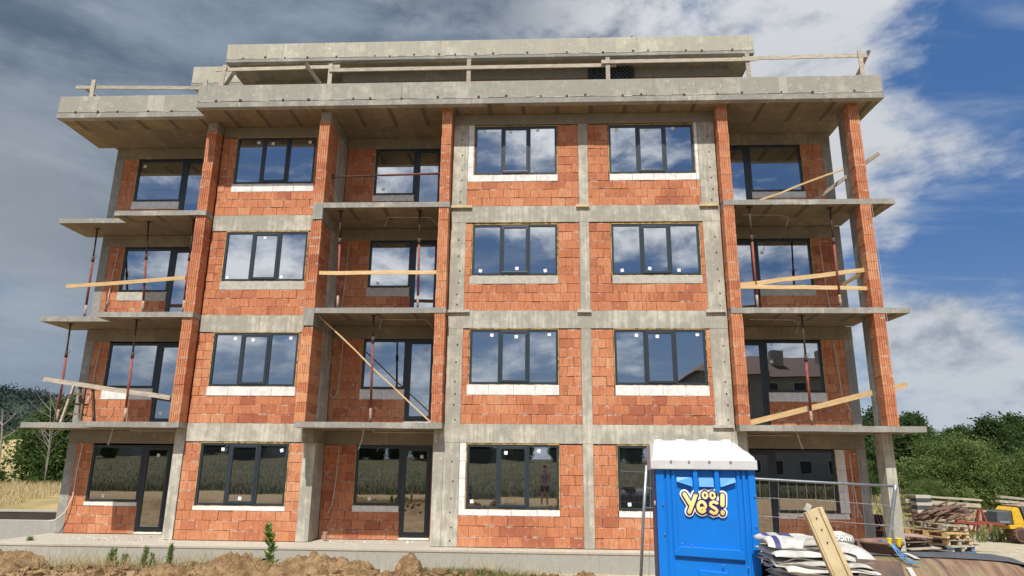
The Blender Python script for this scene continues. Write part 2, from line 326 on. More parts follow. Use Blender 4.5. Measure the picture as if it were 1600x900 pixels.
# ------------------------------------------------------------------ geometry helpers
WL = {}
def wloc(p): return WL.get(p.name, Vector((0, 0, 0))) if p else Vector((0, 0, 0))
class MB:
    def __init__(s): s.v, s.f, s.m, s.t = [], [], [], []
    def add(s, vs, fs, mi=0, tone=None):
        o = len(s.v); s.v += [tuple(a) for a in vs]
        for f in fs: s.f.append(tuple(i+o for i in f)); s.m.append(mi); s.t.append(tone if tone is not None else 0.0)
        return s
    def box(s, x0, x1, y0, y1, z0, z1, mi=0, tone=None, bot=None):
        vs = [(x0, y0, z0), (x1, y0, z0), (x1, y1, z0), (x0, y1, z0), (x0, y0, z1), (x1, y0, z1), (x1, y1, z1), (x0, y1, z1)]
        s.add(vs, [(0, 1, 5, 4), (1, 2, 6, 5), (2, 3, 7, 6), (3, 0, 4, 7), (4, 5, 6, 7), (0, 3, 2, 1)], mi, tone)
        if bot is not None: s.m[-1] = bot
        return s
    def obox(s, c, d, rot=None, mi=0, tone=None):
        M = rot if rot is not None else Matrix.Identity(3); c = Vector(c); hx, hy, hz = d[0]/2, d[1]/2, d[2]/2
        vs = [c+M@Vector(q) for q in ((-hx, -hy, -hz), (hx, -hy, -hz), (hx, hy, -hz), (-hx, hy, -hz), (-hx, -hy, hz), (hx, -hy, hz), (hx, hy, hz), (-hx, hy, hz))]
        return s.add(vs, [(0, 1, 5, 4), (1, 2, 6, 5), (2, 3, 7, 6), (3, 0, 4, 7), (4, 5, 6, 7), (0, 3, 2, 1)], mi, tone)
    def beam(s, a, b, wd, ht, upv=(0, 0, 1), mi=0):
        a, b = Vector(a), Vector(b); d = (b-a); L = d.length; d.normalize(); u = Vector(upv)
        sd = d.cross(u).normalized(); u = sd.cross(d)
        M = Matrix((d, sd, u)).transposed(); return s.obox((a+b)/2, (L, wd, ht), M, mi)
    def tube(s, pts, r, n=8, mi=0, cap=True, flat=None, tone=None):
        pts = [Vector(p) for p in pts]; k = len(pts); rr = r if isinstance(r, (list, tuple)) else [r]*k
        vs = []; prev = None
        for i, p in enumerate(pts):
            d = (pts[min(i+1, k-1)]-pts[max(i-1, 0)])
            if d.length < 1e-9: d = Vector((0, 0, 1))
            d.normalize()
            a = prev if prev is not None else (Vector((0, 1, 0)) if abs(d.y) < 0.9 else Vector((1, 0, 0)))
            a = (a-d*a.dot(d)); a.normalize(); prev = a; b2 = d.cross(a)
            for j in range(n):
                t = 2*math.pi*j/n; q = a*math.cos(t)*rr[i]+b2*math.sin(t)*rr[i]
                vs.append(p+q)
        if flat: vs = [Vector((q.x, flat[0]+(q.y-flat[0])*flat[1], q.z)) for q in vs]
        fs = [(i*n+j, i*n+(j+1) % n, (i+1)*n+(j+1) % n, (i+1)*n+j) for i in range(k-1) for j in range(n)]
        if cap: fs += [tuple(range(n-1, -1, -1)), tuple((k-1)*n+j for j in range(n))]
        return s.add(vs, fs, mi, tone)
    def cyl(s, c, r, h, n=20, axis='Z', mi=0, r2=None):
        c = Vector(c); ax = {'X': Vector((1, 0, 0)), 'Y': Vector((0, 1, 0)), 'Z': Vector((0, 0, 1))}[axis]
        return s.tube([c-ax*h/2, c+ax*h/2], [r, r if r2 is None else r2], n, mi)
    def prism(s, poly, y0, y1, mi=0):       # polygon in XZ, extruded along Y
        n = len(poly); vs = [(x, y0, z) for x, z in poly]+[(x, y1, z) for x, z in poly]
        fs = [tuple(range(n)), tuple(range(2*n-1, n-1, -1))]+[(i+n, (i+1) % n+n, (i+1) % n, i) for i in range(n)]
        return s.add(vs, fs, mi)
    def mesh(s, name, mats, smooth=False):
        me = bpy.data.meshes.new(name); me.from_pydata([tuple(v) for v in s.v], [], s.f)
        for m in (mats if isinstance(mats, (list, tuple)) else [mats]): me.materials.append(MATS[m])
        me.polygons.foreach_set('material_index', s.m)
        if smooth: me.polygons.foreach_set('use_smooth', [True]*len(s.f))
        if any(s.t):
            a = me.attributes.new('tone', 'FLOAT', 'FACE'); a.data.foreach_set('value', s.t)
        me.update(); return me
    def build(s, name, mats, parent=None, world=True, smooth=False, bevel=0):
        me = s.mesh(name, mats, smooth)
        if bevel:
            bm = bmesh.new(); bm.from_mesh(me)
            bmesh.ops.bevel(bm, geom=[e for e in bm.edges if e.is_manifold and e.calc_face_angle(0) > 0.5], offset=bevel, segments=2, affect='EDGES', profile=0.6)
            bm.to_mesh(me); bm.free()
        return link(name, me, parent, world)
def link(name, me, parent=None, world=True, loc=None):
    o = bpy.data.objects.new(name, me); COL.objects.link(o)
    if parent:
        o.parent = parent
        if world and loc is None: o.location = -wloc(parent)
        WL[o.name] = Vector((0, 0, 0)) if world else wloc(parent)
    else: WL[o.name] = Vector((0, 0, 0))
    if loc is not None: o.location = loc
    return o
def tag(o, label=None, cat=None, group=None, kind=None):
    if label: o['label'] = label
    if cat: o['category'] = cat
    if group: o['group'] = group
    if kind: o['kind'] = kind
    return o
def thing(name, label, cat, loc=(0, 0, 0), rot=(0, 0, 0), group=None):
    o = bpy.data.objects.new(name, None); COL.objects.link(o); o.location = loc; o.rotation_euler = rot; o.empty_display_size = 0.2
    WL[o.name] = Vector(loc); return tag(o, label, cat, group)
def npmesh(name, V, F, mats, tone=None, smooth=False):
    """V (n,3), F (m,4) quads or (m,3)"""
    me = bpy.data.meshes.new(name); V = np.asarray(V, np.float32); F = np.asarray(F, np.int32); k = F.shape[1]
    me.vertices.add(len(V)); me.vertices.foreach_set('co', V.ravel())
    me.loops.add(F.size); me.loops.foreach_set('vertex_index', F.ravel())
    me.polygons.add(len(F)); me.polygons.foreach_set('loop_start', np.arange(0, F.size, k, dtype=np.int32))
    for m in (mats if isinstance(mats, (list, tuple)) else [mats]): me.materials.append(MATS[m])
    if tone is not None:
        a = me.attributes.new('tone', 'FLOAT', 'FACE'); a.data.foreach_set('value', np.asarray(tone, np.float32))
    if smooth: me.polygons.foreach_set('use_smooth', np.ones(len(F), bool))
    me.update(calc_edges=True); return me

# ================================================================== THE GROUND
def gz(x, y):
    x = np.asarray(x, float); y = np.asarray(y, float)
    def ss(a, b, v): t = np.clip((v-a)/(b-a), 0, 1); return t*t*(3-2*t)
    z = np.full(np.broadcast(x, y).shape, -0.15)
    z = z-0.17*ss(6.5, 10, x)*ss(-3, 0, y)*(1-ss(12, 20, y))
    z = z-0.35*ss(-4.5, -2.0, y)*(1-ss(-0.7, 0.2, y))
    crest = np.exp(-((y+7.8)/1.5)**2)*(0.62-0.05*ss(-1.9, -.9, x)-0.35*ss(0.4, 2.0, x))
    z = z+crest+0.16*(1-ss(-10, -7, y))
    z = z-0.55*ss(-.6, -.2, y)*(1-ss(2.2, 3, y))*(1-ss(-14.2, -13.9, x))
    n = 0.05*np.sin(x*1.7+0.8*y)*np.sin(y*2.1+1)+0.03*np.sin(x*4.3+2)*np.sin(y*3.7)+0.018*np.sin(x*9.1+y*2)*np.sin(y*8.3+x)
    z = z+n*np.exp(-((y+8)/6)**2)
    z = z+0.30*ss(9, 22, y)
    z = z+3.4*(1-ss(-150, -30, y))                       # the wheat field climbs behind the photographer
    z = z+3.0*(1-ss(-300, -30, y))*ss(0, 200, -x)*0.6
    z = z+11.0*np.exp(-((x+110)/60)**2-((y-190)/70)**2)   # ochre slope in the west
    return z
xs = np.unique(np.concatenate([-np.geomspace(14, 1500, 45)[::-1], np.arange(-14, 16.01, 0.16), np.geomspace(16, 1500, 45)]))
ys = np.unique(np.concatenate([-np.geomspace(26, 1500, 40)[::-1], np.arange(-26, -12, 0.8), np.arange(-12, 1.0, 0.12), np.arange(1.0, 26, 0.7), np.geomspace(26, 1500, 45)]))
GX, GY = np.meshgrid(xs, ys); GZ = gz(GX, GY); nx, ny = len(xs), len(ys)
V = np.stack([GX.ravel(), GY.ravel(), GZ.ravel()], 1)
ii = (np.arange(ny-1)[:, None]*nx+np.arange(nx-1)[None]).ravel()
me = npmesh('ground', V, np.stack([ii, ii+1, ii+1+nx, ii+nx], 1), 'ground', smooth=True)
tag(link('ground', me), kind='structure')
# wooded hill far in the west
hx = np.linspace(-900, 60, 90); hy = np.linspace(330, 900, 40); HX, HY = np.meshgrid(hx, hy)
def hillz(x, y):
    prof = 61*np.exp(-((x+470)/150)**2)+40*np.exp(-((x+620)/170)**2)+26*np.exp(-((x+300)/110)**2)
    return .74*prof*np.exp(-((y-540)/125)**2)+1.5*np.sin(x*.03)*np.sin(y*.04)-1.0
HZ = hillz(HX, HY); ii = (np.arange(39)[:, None]*90+np.arange(89)[None]).ravel()
tag(link('hill', npmesh('hill', np.stack([HX.ravel(), HY.ravel(), HZ.ravel()], 1), np.stack([ii, ii+1, ii+91, ii+90], 1), 'hill_forest', smooth=True)), kind='structure')

# ------------------------------------------------------------------ foliage generators
def leaf_cards(C, size, rng, asp=0.55, droop=0.0):
    n = len(C); a = rng.normal(size=(n, 3)); a[:, 2] += droop; a /= np.linalg.norm(a, axis=1)[:, None]
    b = rng.normal(size=(n, 3)); b -= (a*b).sum(1)[:, None]*a; b /= np.linalg.norm(b, axis=1)[:, None]
    s = size*(0.6+0.8*rng.rand(n))[:, None]
    A, B = a*s, b*s*asp
    V = np.stack([C-A, C+B*0.9, C+A, C-B*0.9], 1).reshape(-1, 3); F = np.arange(4*n).reshape(n, 4); return V, F
def crown(lobes, nclump, nleaf, size, rng, clump_r=0.35, asp=0.55, shell=0.55):
    """lobes: list of (cx,cy,cz,rx,ry,rz)"""
    vol = np.array([l[3]*l[4]*l[5] for l in lobes]); pick = rng.choice(len(lobes), nclump, p=vol/vol.sum())
    L = np.array(lobes)[pick]; d = rng.normal(size=(nclump, 3)); d /= np.linalg.norm(d, axis=1)[:, None]
    r = shell+(1-shell)*rng.rand(nclump); r *= 0.80+0.38*rng.rand(nclump)
    cc = L[:, :3]+d*L[:, 3:]*r[:, None]
    C = np.repeat(cc, nleaf, 0)+rng.normal(size=(nclump*nleaf, 3))*clump_r*np.array([1, 1, 0.7])
    V, F = leaf_cards(C, size, rng, asp)
    tone = np.clip(np.repeat(rng.rand(nclump)**1.3, nleaf)*0.8+rng.rand(len(C))*0.4-0.1, 0, 1)
    return V, F, tone
def trunk_mb(h, r, lobes, rng, nb=7):
    mb = MB(); p = [Vector((rng.normal()*0.04*h*t, rng.normal()*0.04*h*t, h*t)) for t in (0, .3, .6, .85)]
    mb.tube(p, [r, r*.8, r*.55, r*.25], 8)
    for i in range(nb):
        l = lobes[i % len(lobes)]; t = 0.25+0.5*rng.rand(); s = Vector((p[0].lerp(p[3], t)))
        e = Vector((l[0]+rng.normal()*l[3]*.4, l[1]+rng.normal()*l[4]*.4, l[2]+rng.normal()*l[5]*.3))
        m = s.lerp(e, .5)+Vector((0, 0, .1*h*rng.rand())); mb.tube([s, m, e], [r*.42, r*.28, r*.08], 6)
    return mb
def make_tree(name, loc, lobes, leafm, nclump, nleaf, size, label, cat, group, seed, clump_r=.35, asp=.55, tr=.12, rot=0, scale=1.0, src=None):
    t = thing(name, label, cat, loc, (0, 0, rot), group)
    if src is None:
        rng = np.random.RandomState(seed); V, F, tone = crown(lobes, nclump, nleaf, size, rng, clump_r, asp)
        cm = npmesh('crown', V, F, leafm, tone); h = max(l[2] for l in lobes); tm = trunk_mb(h, tr, lobes, rng).mesh('trunk', 'bark', True)
    else: cm, tm = src
    for nm, m in (('trunk', tm), ('crown', cm)):
        o = link(nm, m, t, False, (0, 0, 0)); o.scale = (scale, scale, scale)
    return cm, tm
def blades(X, Y, h, lean, wd, rng, base=None):
    n = len(X); Z = gz(X, Y) if base is None else base
    hh = h*(0.5+0.8*rng.rand(n)); a = rng.rand(n)*6.283; ln = lean*hh*(0.2+rng.rand(n))
    dx, dy = np.cos(a)*ln, np.sin(a)*ln; b = rng.rand(n)*6.283; wx, wy = np.cos(b)*wd, np.sin(b)*wd
    B = np.stack([X, Y, Z-0.03], 1); w_ = np.stack([wx, wy, 0*wx], 1); M = B+np.stack([dx*.35, dy*.35, hh*.6], 1); T = B+np.stack([dx, dy, hh], 1)
    V = np.stack([B-w_, B+w_, M+w_*.8, M-w_*.8, T+w_*.15, T-w_*.15], 1).reshape(-1, 3); k = np.arange(n)[:, None]*6
    F = np.concatenate([k+np.array([[0, 1, 2, 3]]), k+np.array([[3, 2, 4, 5]])], 1).reshape(-1, 4)
    tone = np.repeat(rng.rand(n), 2); return V, F, tone

# ================================================================== THE BUILDING
bld = thing('apartment_building', 'unfinished apartment block of orange hollow brick and raw concrete with dark window frames', 'building', (-2.9, 0.0, 0.0))
H = 2.9
def B(mb, name, mats, parent=None, **k): return mb.build(name, mats, parent or bld, **k)
def slab(poly, z0, z1, name='balcony_slab', mats=('concrete_grey', 'soffit')):
    mb = MB(); n = len(poly)
    # edges are cut into short pieces and nudged so the cast edge is not ruler-straight
    pts = []
    for i in range(n):
        a, b = Vector(poly[i]), Vector(poly[(i+1) % n]); L = (b-a).length; k = max(1, int(L/0.35))
        for j in range(k): pts.append(a.lerp(b, j/k))
    m = len(pts); rn = random.Random(int(z1*100)+n)
    vs = [(p.x, p.y, z0+rn.uniform(-.006, .006)) for p in pts]+[(p.x+rn.uniform(-.004, .004), p.y+rn.uniform(-.005, .005), z1+rn.uniform(-.004, .004)) for p in pts]
    mb.add(vs, [(i, (i+1) % m, (i+1) % m+m, i+m) for i in range(m)]+[tuple(range(m, 2*m))])
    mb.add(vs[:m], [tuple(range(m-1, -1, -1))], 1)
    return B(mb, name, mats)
slabA = [(-14.4, .72), (-12.38, .72), (-12.38, .14), (-9.75, .14), (-9.75, 1.845), (-13.8, 1.845), (-13.8, 2.0), (-14.4, 2.0)]
slabE = [(4.34, -.33), (8.72, -.33), (8.66, .70), (8.03, .70), (8.03, 1.345), (4.34, 1.345)]
slabC = [(-6.285, -.35), (-2.87, -.35), (-2.87, 1.345), (-6.285, 1.345)]
slabC1 = [(-6.55, -.35), (-2.87, -.35), (-2.87, 1.345), (-6.28, 1.345), (-6.28, .56), (-6.55, .56)]
for i in (1, 2, 3):
    z = H*i
    a = list(slabA)
    slab(a, z-.14, z); slab(slabE, z-.14, z); slab(slabC1 if i == 1 else slabC, z-.14, z)
# inner floors, side walls, back wall: a real shell behind the facade
mb = MB()
for i in (1, 2, 3):
    mb.box(-9.7, -6.3, .85, 12, H*i-.15, H*i-.01); mb.box(-2.8, 4.25, .30, 12, H*i-.15, H*i-.01); mb.box(-13.75, 7.95, 1.9, 12, H*i-.152, H*i-.012)
B(mb, 'floor_plate', 'concrete_grey')
B(MB().box(-13.79, -13.55, 2.2, 12, 0, 11.44), 'side_wall', 'brick'); B(MB().box(7.76, 7.99, 1.7, 12, 0, 11.44), 'side_wall', 'brick')
B(MB().box(-13.79, 7.99, 12.0, 12.25, 0, 11.44), 'rear_wall', 'brick')
B(MB().box(-13.7, 7.9, -0.04, 12, -0.25, -0.022), 'ground_slab', 'concrete_grey')

# --- columns and ring beams
def col(x0, x1, y0, y1, z0, z1, m='concrete'): return B(MB().box(x0, x1, y0, y1, z0, z1), 'concrete_column', m, bevel=0.008)
def beam(x0, x1, y0, y1, z0, z1, m='concrete'): return B(MB().box(x0, x1, y0, y1, z0, z1, bot=0), 'ring_beam', m, bevel=0.008)
for i in range(4):
    z = H*i; t = z+2.43
    for a, b in ((-2.86, -2.46), (.585, .84), (3.85, 4.31)): col(a, b, 0.0, .30, z, t)
    # loggia columns and the corner columns
    col(-13.78, -13.51, 1.85, 2.20, z, z+2.40, 'concrete_grey'); col(7.745, 7.99, 1.35, 1.70, z, z+2.40, 'concrete_grey')
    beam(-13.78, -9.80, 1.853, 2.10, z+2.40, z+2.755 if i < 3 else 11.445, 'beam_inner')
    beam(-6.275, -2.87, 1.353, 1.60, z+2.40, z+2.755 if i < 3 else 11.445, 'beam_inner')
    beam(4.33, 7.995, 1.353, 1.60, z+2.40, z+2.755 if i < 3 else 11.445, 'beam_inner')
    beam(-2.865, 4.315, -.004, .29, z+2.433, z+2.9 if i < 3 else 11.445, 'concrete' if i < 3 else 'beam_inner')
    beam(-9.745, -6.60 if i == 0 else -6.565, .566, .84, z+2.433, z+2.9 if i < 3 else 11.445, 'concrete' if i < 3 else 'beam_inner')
    if i: col(-6.53, -6.28, .505, 1.35, z, z+2.43, 'concrete')
    if i in (1, 2): B(MB().box(-6.56, -6.29, -.355, 1.352, z+2.43, z+2.899), 'beam_end', 'concrete_grey', bevel=.008)
    if i == 3: B(MB().box(-6.57, -6.29, -.31, 1.352, z+2.46, 11.445), 'beam_end', 'concrete_grey', bevel=.008); B(MB().box(-10.05, -9.765, .19, .575, z+2.48, 11.445), 'beam_end', 'concrete_grey', bevel=.008)
    if i: col(7.85, 8.06, .0, .40, z, z+2.755 if i < 3 else 11.445, 'concrete_grey')
# ground-floor columns under the fins
col(-10.03, -9.76, .56, .95, 0, 2.76); B(MB().box(-6.60, -6.28, .562, 1.35, 0, 2.43), 'concrete_column', 'concrete', bevel=.008)
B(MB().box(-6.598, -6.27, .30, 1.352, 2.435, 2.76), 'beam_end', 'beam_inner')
col(-3.12, -2.864, .006, .40, 0, 2.76); col(4.315, 4.60, .006, .40, 0, 2.76)
B(MB().box(7.90, 8.15, .20, .62, -.02, 2.76), 'concrete_column', 'concrete', bevel=.01)
# partition walls between flats (their front edges stand behind the fins)
for x0, x1, y0, y1 in ((-10.0, -9.80, .96, 1.85), (-3.12, -2.9, .41, 1.35), (4.36, 4.6, .41, 1.35)):
    for i in range(4): B(MB().box(x0, x1, y0, y1, H*i, H*i+2.755), 'partition_wall', 'brick')
for i in (1, 2, 3): B(MB().box(-10.0, -9.80, .58, .96, H*i, H*i+2.6), 'partition_wall', 'brick'); 
# left-over shuttering boards on the ring beam at each column
for i in (1, 2, 3):
    for a, b in ((-2.88, -2.30), (.50, .86), (3.78, 4.28)):
        if i == 1 and a < 3: continue
        B(MB().obox(((a+b)/2, -.035, H*i-.02), (b-a, .06, .07), Euler((0, random.uniform(-.02, .02), 0)).to_matrix()), 'board_offcut', 'mortar_grey' if i != 3 else 'wood_form')

# --- bricks
def brick_mesh(w_, d_, h_, ch=.006):
    mb = MB(); x, z = w_/2, h_/2
    f = [(-x+ch, 0, -z+ch), (x-ch, 0, -z+ch), (x-ch, 0, z-ch), (-x+ch, 0, z-ch)]; g = [(-x, ch, -z), (x, ch, -z), (x, ch, z), (-x, ch, z)]; k = [(-x, d_, -z), (x, d_, -z), (x, d_, z), (-x, d_, z)]
    mb.add(f+g+k, [(0, 1, 2, 3)]+[(i+4, (i+1) % 4+4, (i+1) % 4, i) for i in range(4)]+[(i+8, (i+1) % 4+8, (i+1) % 4+4, i+4) for i in range(4)])
    return mb
def fin_brick(w_, d_, h_, smooth=False):
    mb = MB(); x = w_/2; pr = []
    n = 5
    if smooth: pr = [(-x, .004), (-x+.004, 0), (x-.004, 0), (x, .004)]
    else:
        for i in range(n):
            a = -x+w_*i/n; b = -x+w_*(i+1)/n
            pr += [(a+.007, 0), (b-.007, 0)]
            if i < n-1: pr += [(b-.004, .016), (b+.004, .016)]
    pr = [(-x, .006)]+pr+[(x, .006)] if not smooth else pr
    poly = pr+[(x, d_), (-x, d_)]; m = len(poly)
    vs = [(a, b, -h_/2) for a, b in poly]+[(a, b, h_/2) for a, b in poly]
    mb.add(vs, [(i, (i+1) % m, (i+1) % m+m, i+m) for i in range(m)]+[tuple(range(m-1, -1, -1)), tuple(range(m, 2*m))]); return mb
BR = {'wall': brick_mesh(.367, .12, .233)}
BRME = {}
bricks = []      # (score, key, loc, rotz, sx, tone, mat, wall)
def add_brick(key, loc, sx, area, wall, pale=False, rx=0, sz=1.0):
    dist = (Vector(loc)-Vector((CX, CY, CZ))).length
    vis = 1.0
    if wall is None: vis = 0
    bricks.append([area*vis/dist**2, key, loc, sx, random.uniform(.01, 1), pale, wall, random.uniform(-.012, .012), sz])
def infill(x0, x1, Y, zf, opens, label=None, top=2.43, rim=None, courses=10):
    """bricks between x0..x1 standing on zf; opens = [(a,b,first course they start at)]"""
    core = MB()
    cut = []
    for k in range(courses):
        iv = [(x0, x1)]
        for a, b, c in opens:
            if k >= c:
                nv = []
                for p, q in iv:
                    if b <= p or a >= q: nv.append((p, q)); continue
                    if a > p: nv.append((p, a))
                    if b < q: nv.append((b, q))
                iv = nv
        cut.append(iv)
    for k, iv in enumerate(cut):
        zt = (k+1)*.24 if k < courses-1 else top
        for p, q in iv: core.box(p+.001, q-.001, Y+.018, Y+.26, zf+k*.24, zf+zt)
    wall = B(core, 'brick_wall', 'mortar')
    if label: wall['label'] = label
    ph = random.uniform(0, .375)
    for k, iv in enumerate(cut):
        z = zf+k*.24+.12
        for p, q in iv:
            if q-p < .03: continue
            wd = q-p; edges = [p]
            if wd < .60 and len(iv) > 1 or wd < .60:
                if wd > .40: edges += [p+(.2 if k % 2 else wd-.2)]
                elif wd > .27 and k % 3 == 0: edges += [p+wd*.62]
            else:
                off = (ph+(.1875 if k % 2 else 0)) % .375
                e = math.floor((p-off)/.375)*.375+off
                while e < q-.09:
                    if e > p+.09: edges.append(e+random.uniform(-.012, .012))
                    e += .375
            edges.append(q)
            for a, b in zip(edges, edges[1:]):
                g = random.choice((.003, .004, .006, .006, .016)); w_ = (b-a)-g
                add_brick('wall', ((a+b)/2, Y+.004+random.uniform(-.008, .009), z+random.uniform(-.002, .002)), w_/.367, w_*.24, wall)
    return wall
def fin(x0, x1, y0, y1, z0, z1, pale=False):
    wd = x1-x0; n = 1 if (y1-y0) < .45 else 2; dp = (y1-y0)/n
    pier = B(MB().box(x0+.02, x1-.02, y0+.03, y1-.012, z0, z1-.004), 'brick_pier', 'mortar')
    for j in range(n):
        key = ('fin', round(wd, 3), round(dp, 3)); ks = ('fins', round(wd, 3), round(dp, 3))
        BR.setdefault(key, fin_brick(wd, dp-.006, .234)); BR.setdefault(ks, fin_brick(wd, dp-.006, .234, True))
        z = z0; k = 0
        while z < z1-.05:
            h = min(.24, z1-z)
            pl = pale and k % 2 == 0
            add_brick(ks if pl else key, ((x0+x1)/2+random.uniform(-.006, .006), y0+j*dp+random.uniform(-.004, .006), z+h/2), 1.0, wd*h*(1.4 if j == 0 else .2), pier, pl, sz=h/.24)
            z += .24; k += 1
for i in (1, 2, 3):
    z = H*i+.002; t = H*i+2.755 if i < 3 else 11.445
    fin(-10.05, -9.77, .185, .575, z, t if i < 3 else H*i+2.48)
    fin(-6.58, -6.30, -.335, .50, z, H*i+(2.43 if i < 3 else 2.46), pale=(i == 1))
    fin(-3.16, -2.895, -.335, -.01, z, t); fin(4.335, 4.61, -.325, -.01, z, t); fin(7.83, 8.10, -.325, -.005, z, t)

# --- sills and jambs of pale aerated-concrete block
def sill(x0, x1, Y, z0, z1, m='aac', n=None):
    if m == 'mortar_grey': n = 1
    n = n or max(1, round((x1-x0)/.58)); e = [x0+(x1-x0)*j/n+(random.uniform(-.05, .05) if 0 < j < n else 0) for j in range(n+1)]
    for a, b in zip(e, e[1:]): B(MB().box(a+.003, b-.003, Y-.004+random.uniform(-.003, .003), Y+.16, z0, z1), 'sill_block' if m == 'aac' else 'sill_mortar', m, bevel=.006)
def jamb(x0, x1, Y, z0, z1, n=3, m='aac'):
    for j in range(n): a = z0+(z1-z0)*j/n; B(MB().box(x0+.003, x1-.003, Y-.002, Y+.16, a+.003, z0+(z1-z0)*(j+1)/n-.003), 'jamb_block', m, bevel=.005)

# --- windows
def tilt(): return Euler((random.gauss(0, .0014), 0, random.gauss(0, .0014))).to_matrix()
def pane(x0, x1, z0, z1, y, par, stick=None):
    c = ((x0+x1)/2, y+.012, (z0+z1)/2)
    mb = MB().obox((0, 0, 0), (x1-x0+.012, .02, z1-z0+.012), tilt()); o = mb.build('pane', 'glass', par, world=False)
    o.location = Vector(c)-wloc(par)
    if stick:
        for fx, fz in stick:
            s = MB().obox((x0+(x1-x0)*fx, y-.004, z0+(z1-z0)*fz), (.085, .003, .085), Euler((0, random.uniform(-.35, .35), 0)).to_matrix())
            s.build('sticker', 'sticker', par)
def frame_rect(mb, x0, x1, z0, z1, w_, y0, y1):
    mb.box(x0, x1, y0, y1, z1-w_, z1); mb.box(x0, x1, y0, y1, z0, z0+w_); mb.box(x0, x0+w_, y0, y1, z0+w_, z1-w_); mb.box(x1-w_, x1, y0, y1, z0+w_, z1-w_)
def foam(x0, x1, z0, z1, Y, par, sides='LRTB'):
    mb = MB(); g = .016
    rn = random.Random(int(x0*77+z0*13))
    def strip(a0, a1, vert, fixed):
        n = int((a1-a0)/.09)+1
        for j in range(n):
            a = a0+(a1-a0)*j/n; b = a0+(a1-a0)*(j+1)/n; wd = g*rn.uniform(.35, 1.25)
            if vert: mb.box(fixed-wd, fixed+wd*.2, Y+.001, Y+.05, a, b)
            else: mb.box(a, b, Y+.001, Y+.05, fixed-wd*.3, fixed+wd)
    if 'L' in sides: strip(z0, z1, True, x0)
    if 'T' in sides: strip(x0, x1, False, z1)
    if 'R' in sides: strip(z0, z1, True, x1+g*.8)
    if 'B' in sides: strip(x0, x1, False, z0-g)
    tag(mb.build('foam_seal', 'foam', par), kind='stuff')
def win3(x0, x1, z0, z1, Y, stick=None):
    """fixed | tilting sash | fixed"""
    Wd = x1-x0; mb = MB(); fy0, fy1 = Y+.012, Y+.085
    frame_rect(mb, x0, x1, z0, z1, .062, fy0, fy1)
    m1, m2 = x0+Wd*.337, x0+Wd*.665
    for m in (m1, m2): mb.box(m-.034, m+.034, fy0+.002, fy1-.002, z0+.062, z1-.062)
    f = B(mb, 'window', 'frame')
    sm = MB(); frame_rect(sm, m1+.02, m2-.02, z0+.048, z1-.048, .066, Y-.004, Y+.05); sm.build('sash', 'frame', f, bevel=.006)
    st = stick or [None]*3
    pane(x0+.062, m1-.034, z0+.062, z1-.062, Y+.045, f, st[0]); pane(m1+.084, m2-.084, z0+.112, z1-.112, Y+.022, f, st[1]); pane(m2+.034, x1-.062, z0+.062, z1-.062, Y+.045, f, st[2])
    foam(x0, x1, z0, z1, Y, f, 'LRTB'); return f
def win1(x0, x1, z0, z1, Y, stick=None, sides='LB'):
    mb = MB(); frame_rect(mb, x0, x1, z0, z1, .066, Y+.012, Y+.085); f = B(mb, 'window', 'frame')
    pane(x0+.066, x1-.066, z0+.066, z1-.066, Y+.045, f, stick); foam(x0, x1, z0, z1, Y, f, sides); return f
def door(x0, x1, z0, z1, Y, stick=None):
    mb = MB(); frame_rect(mb, x0, x1, z0, z1, .064, Y+.012, Y+.085); f = B(mb, 'balcony_door', 'frame')
    sm = MB(); frame_rect(sm, x0+.05, x1-.05, z0+.05, z1-.05, .085, Y-.004, Y+.05); sm.build('sash', 'frame', f, bevel=.006)
    pane(x0+.135, x1-.135, z0+.135, z1-.135, Y+.022, f, stick); foam(x0, x1, z0, z1, Y, f, 'B'); return f
D0 = {0: (.871, 2.406), 1: (.988, 2.412), 2: (.951, 2.378), 3: (.92, 2.387)}
top3 = [[(.35, .93)], [(.5, .94)], [(.25, .94)]]; bot3 = [[(.25, .06)], [(.6, .07)], [(.6, .06)]]
gst = [[(.12, .08)], [(.2, .93)], [(.35, .94)]]
SK = {('D1', 0): gst, ('D1', 1): [[(.75, .93)], [(.6, .93)], [(.75, .95)]], ('D1', 2): bot3, ('D1', 3): [[(.3, .95)], [(.25, .95)], [(.3, .96)]],
      ('D2', 0): [[(.3, .06)], None, None], ('D2', 1): [[(.75, .93)], [(.4, .94)], [(.8, .95)]], ('D2', 2): [[(.3, .06)], [(.2, .06)], [(.25, .06)]], ('D2', 3): [[(.25, .95)], [(.3, .95)], [(.3, .96)]],
      ('B', 0): [[(.75, .93)], [(.5, .05)], [(.8, .92)]], ('B', 1): [[(.75, .93)], [(.35, .93)], [(.75, .94)]], ('B', 2): [[(.12, .04)], [(.4, .96)], [(.12, .05)]], ('B', 3): [[(.8, .94)], [(.3, .94)], [(.8, .94)]]}
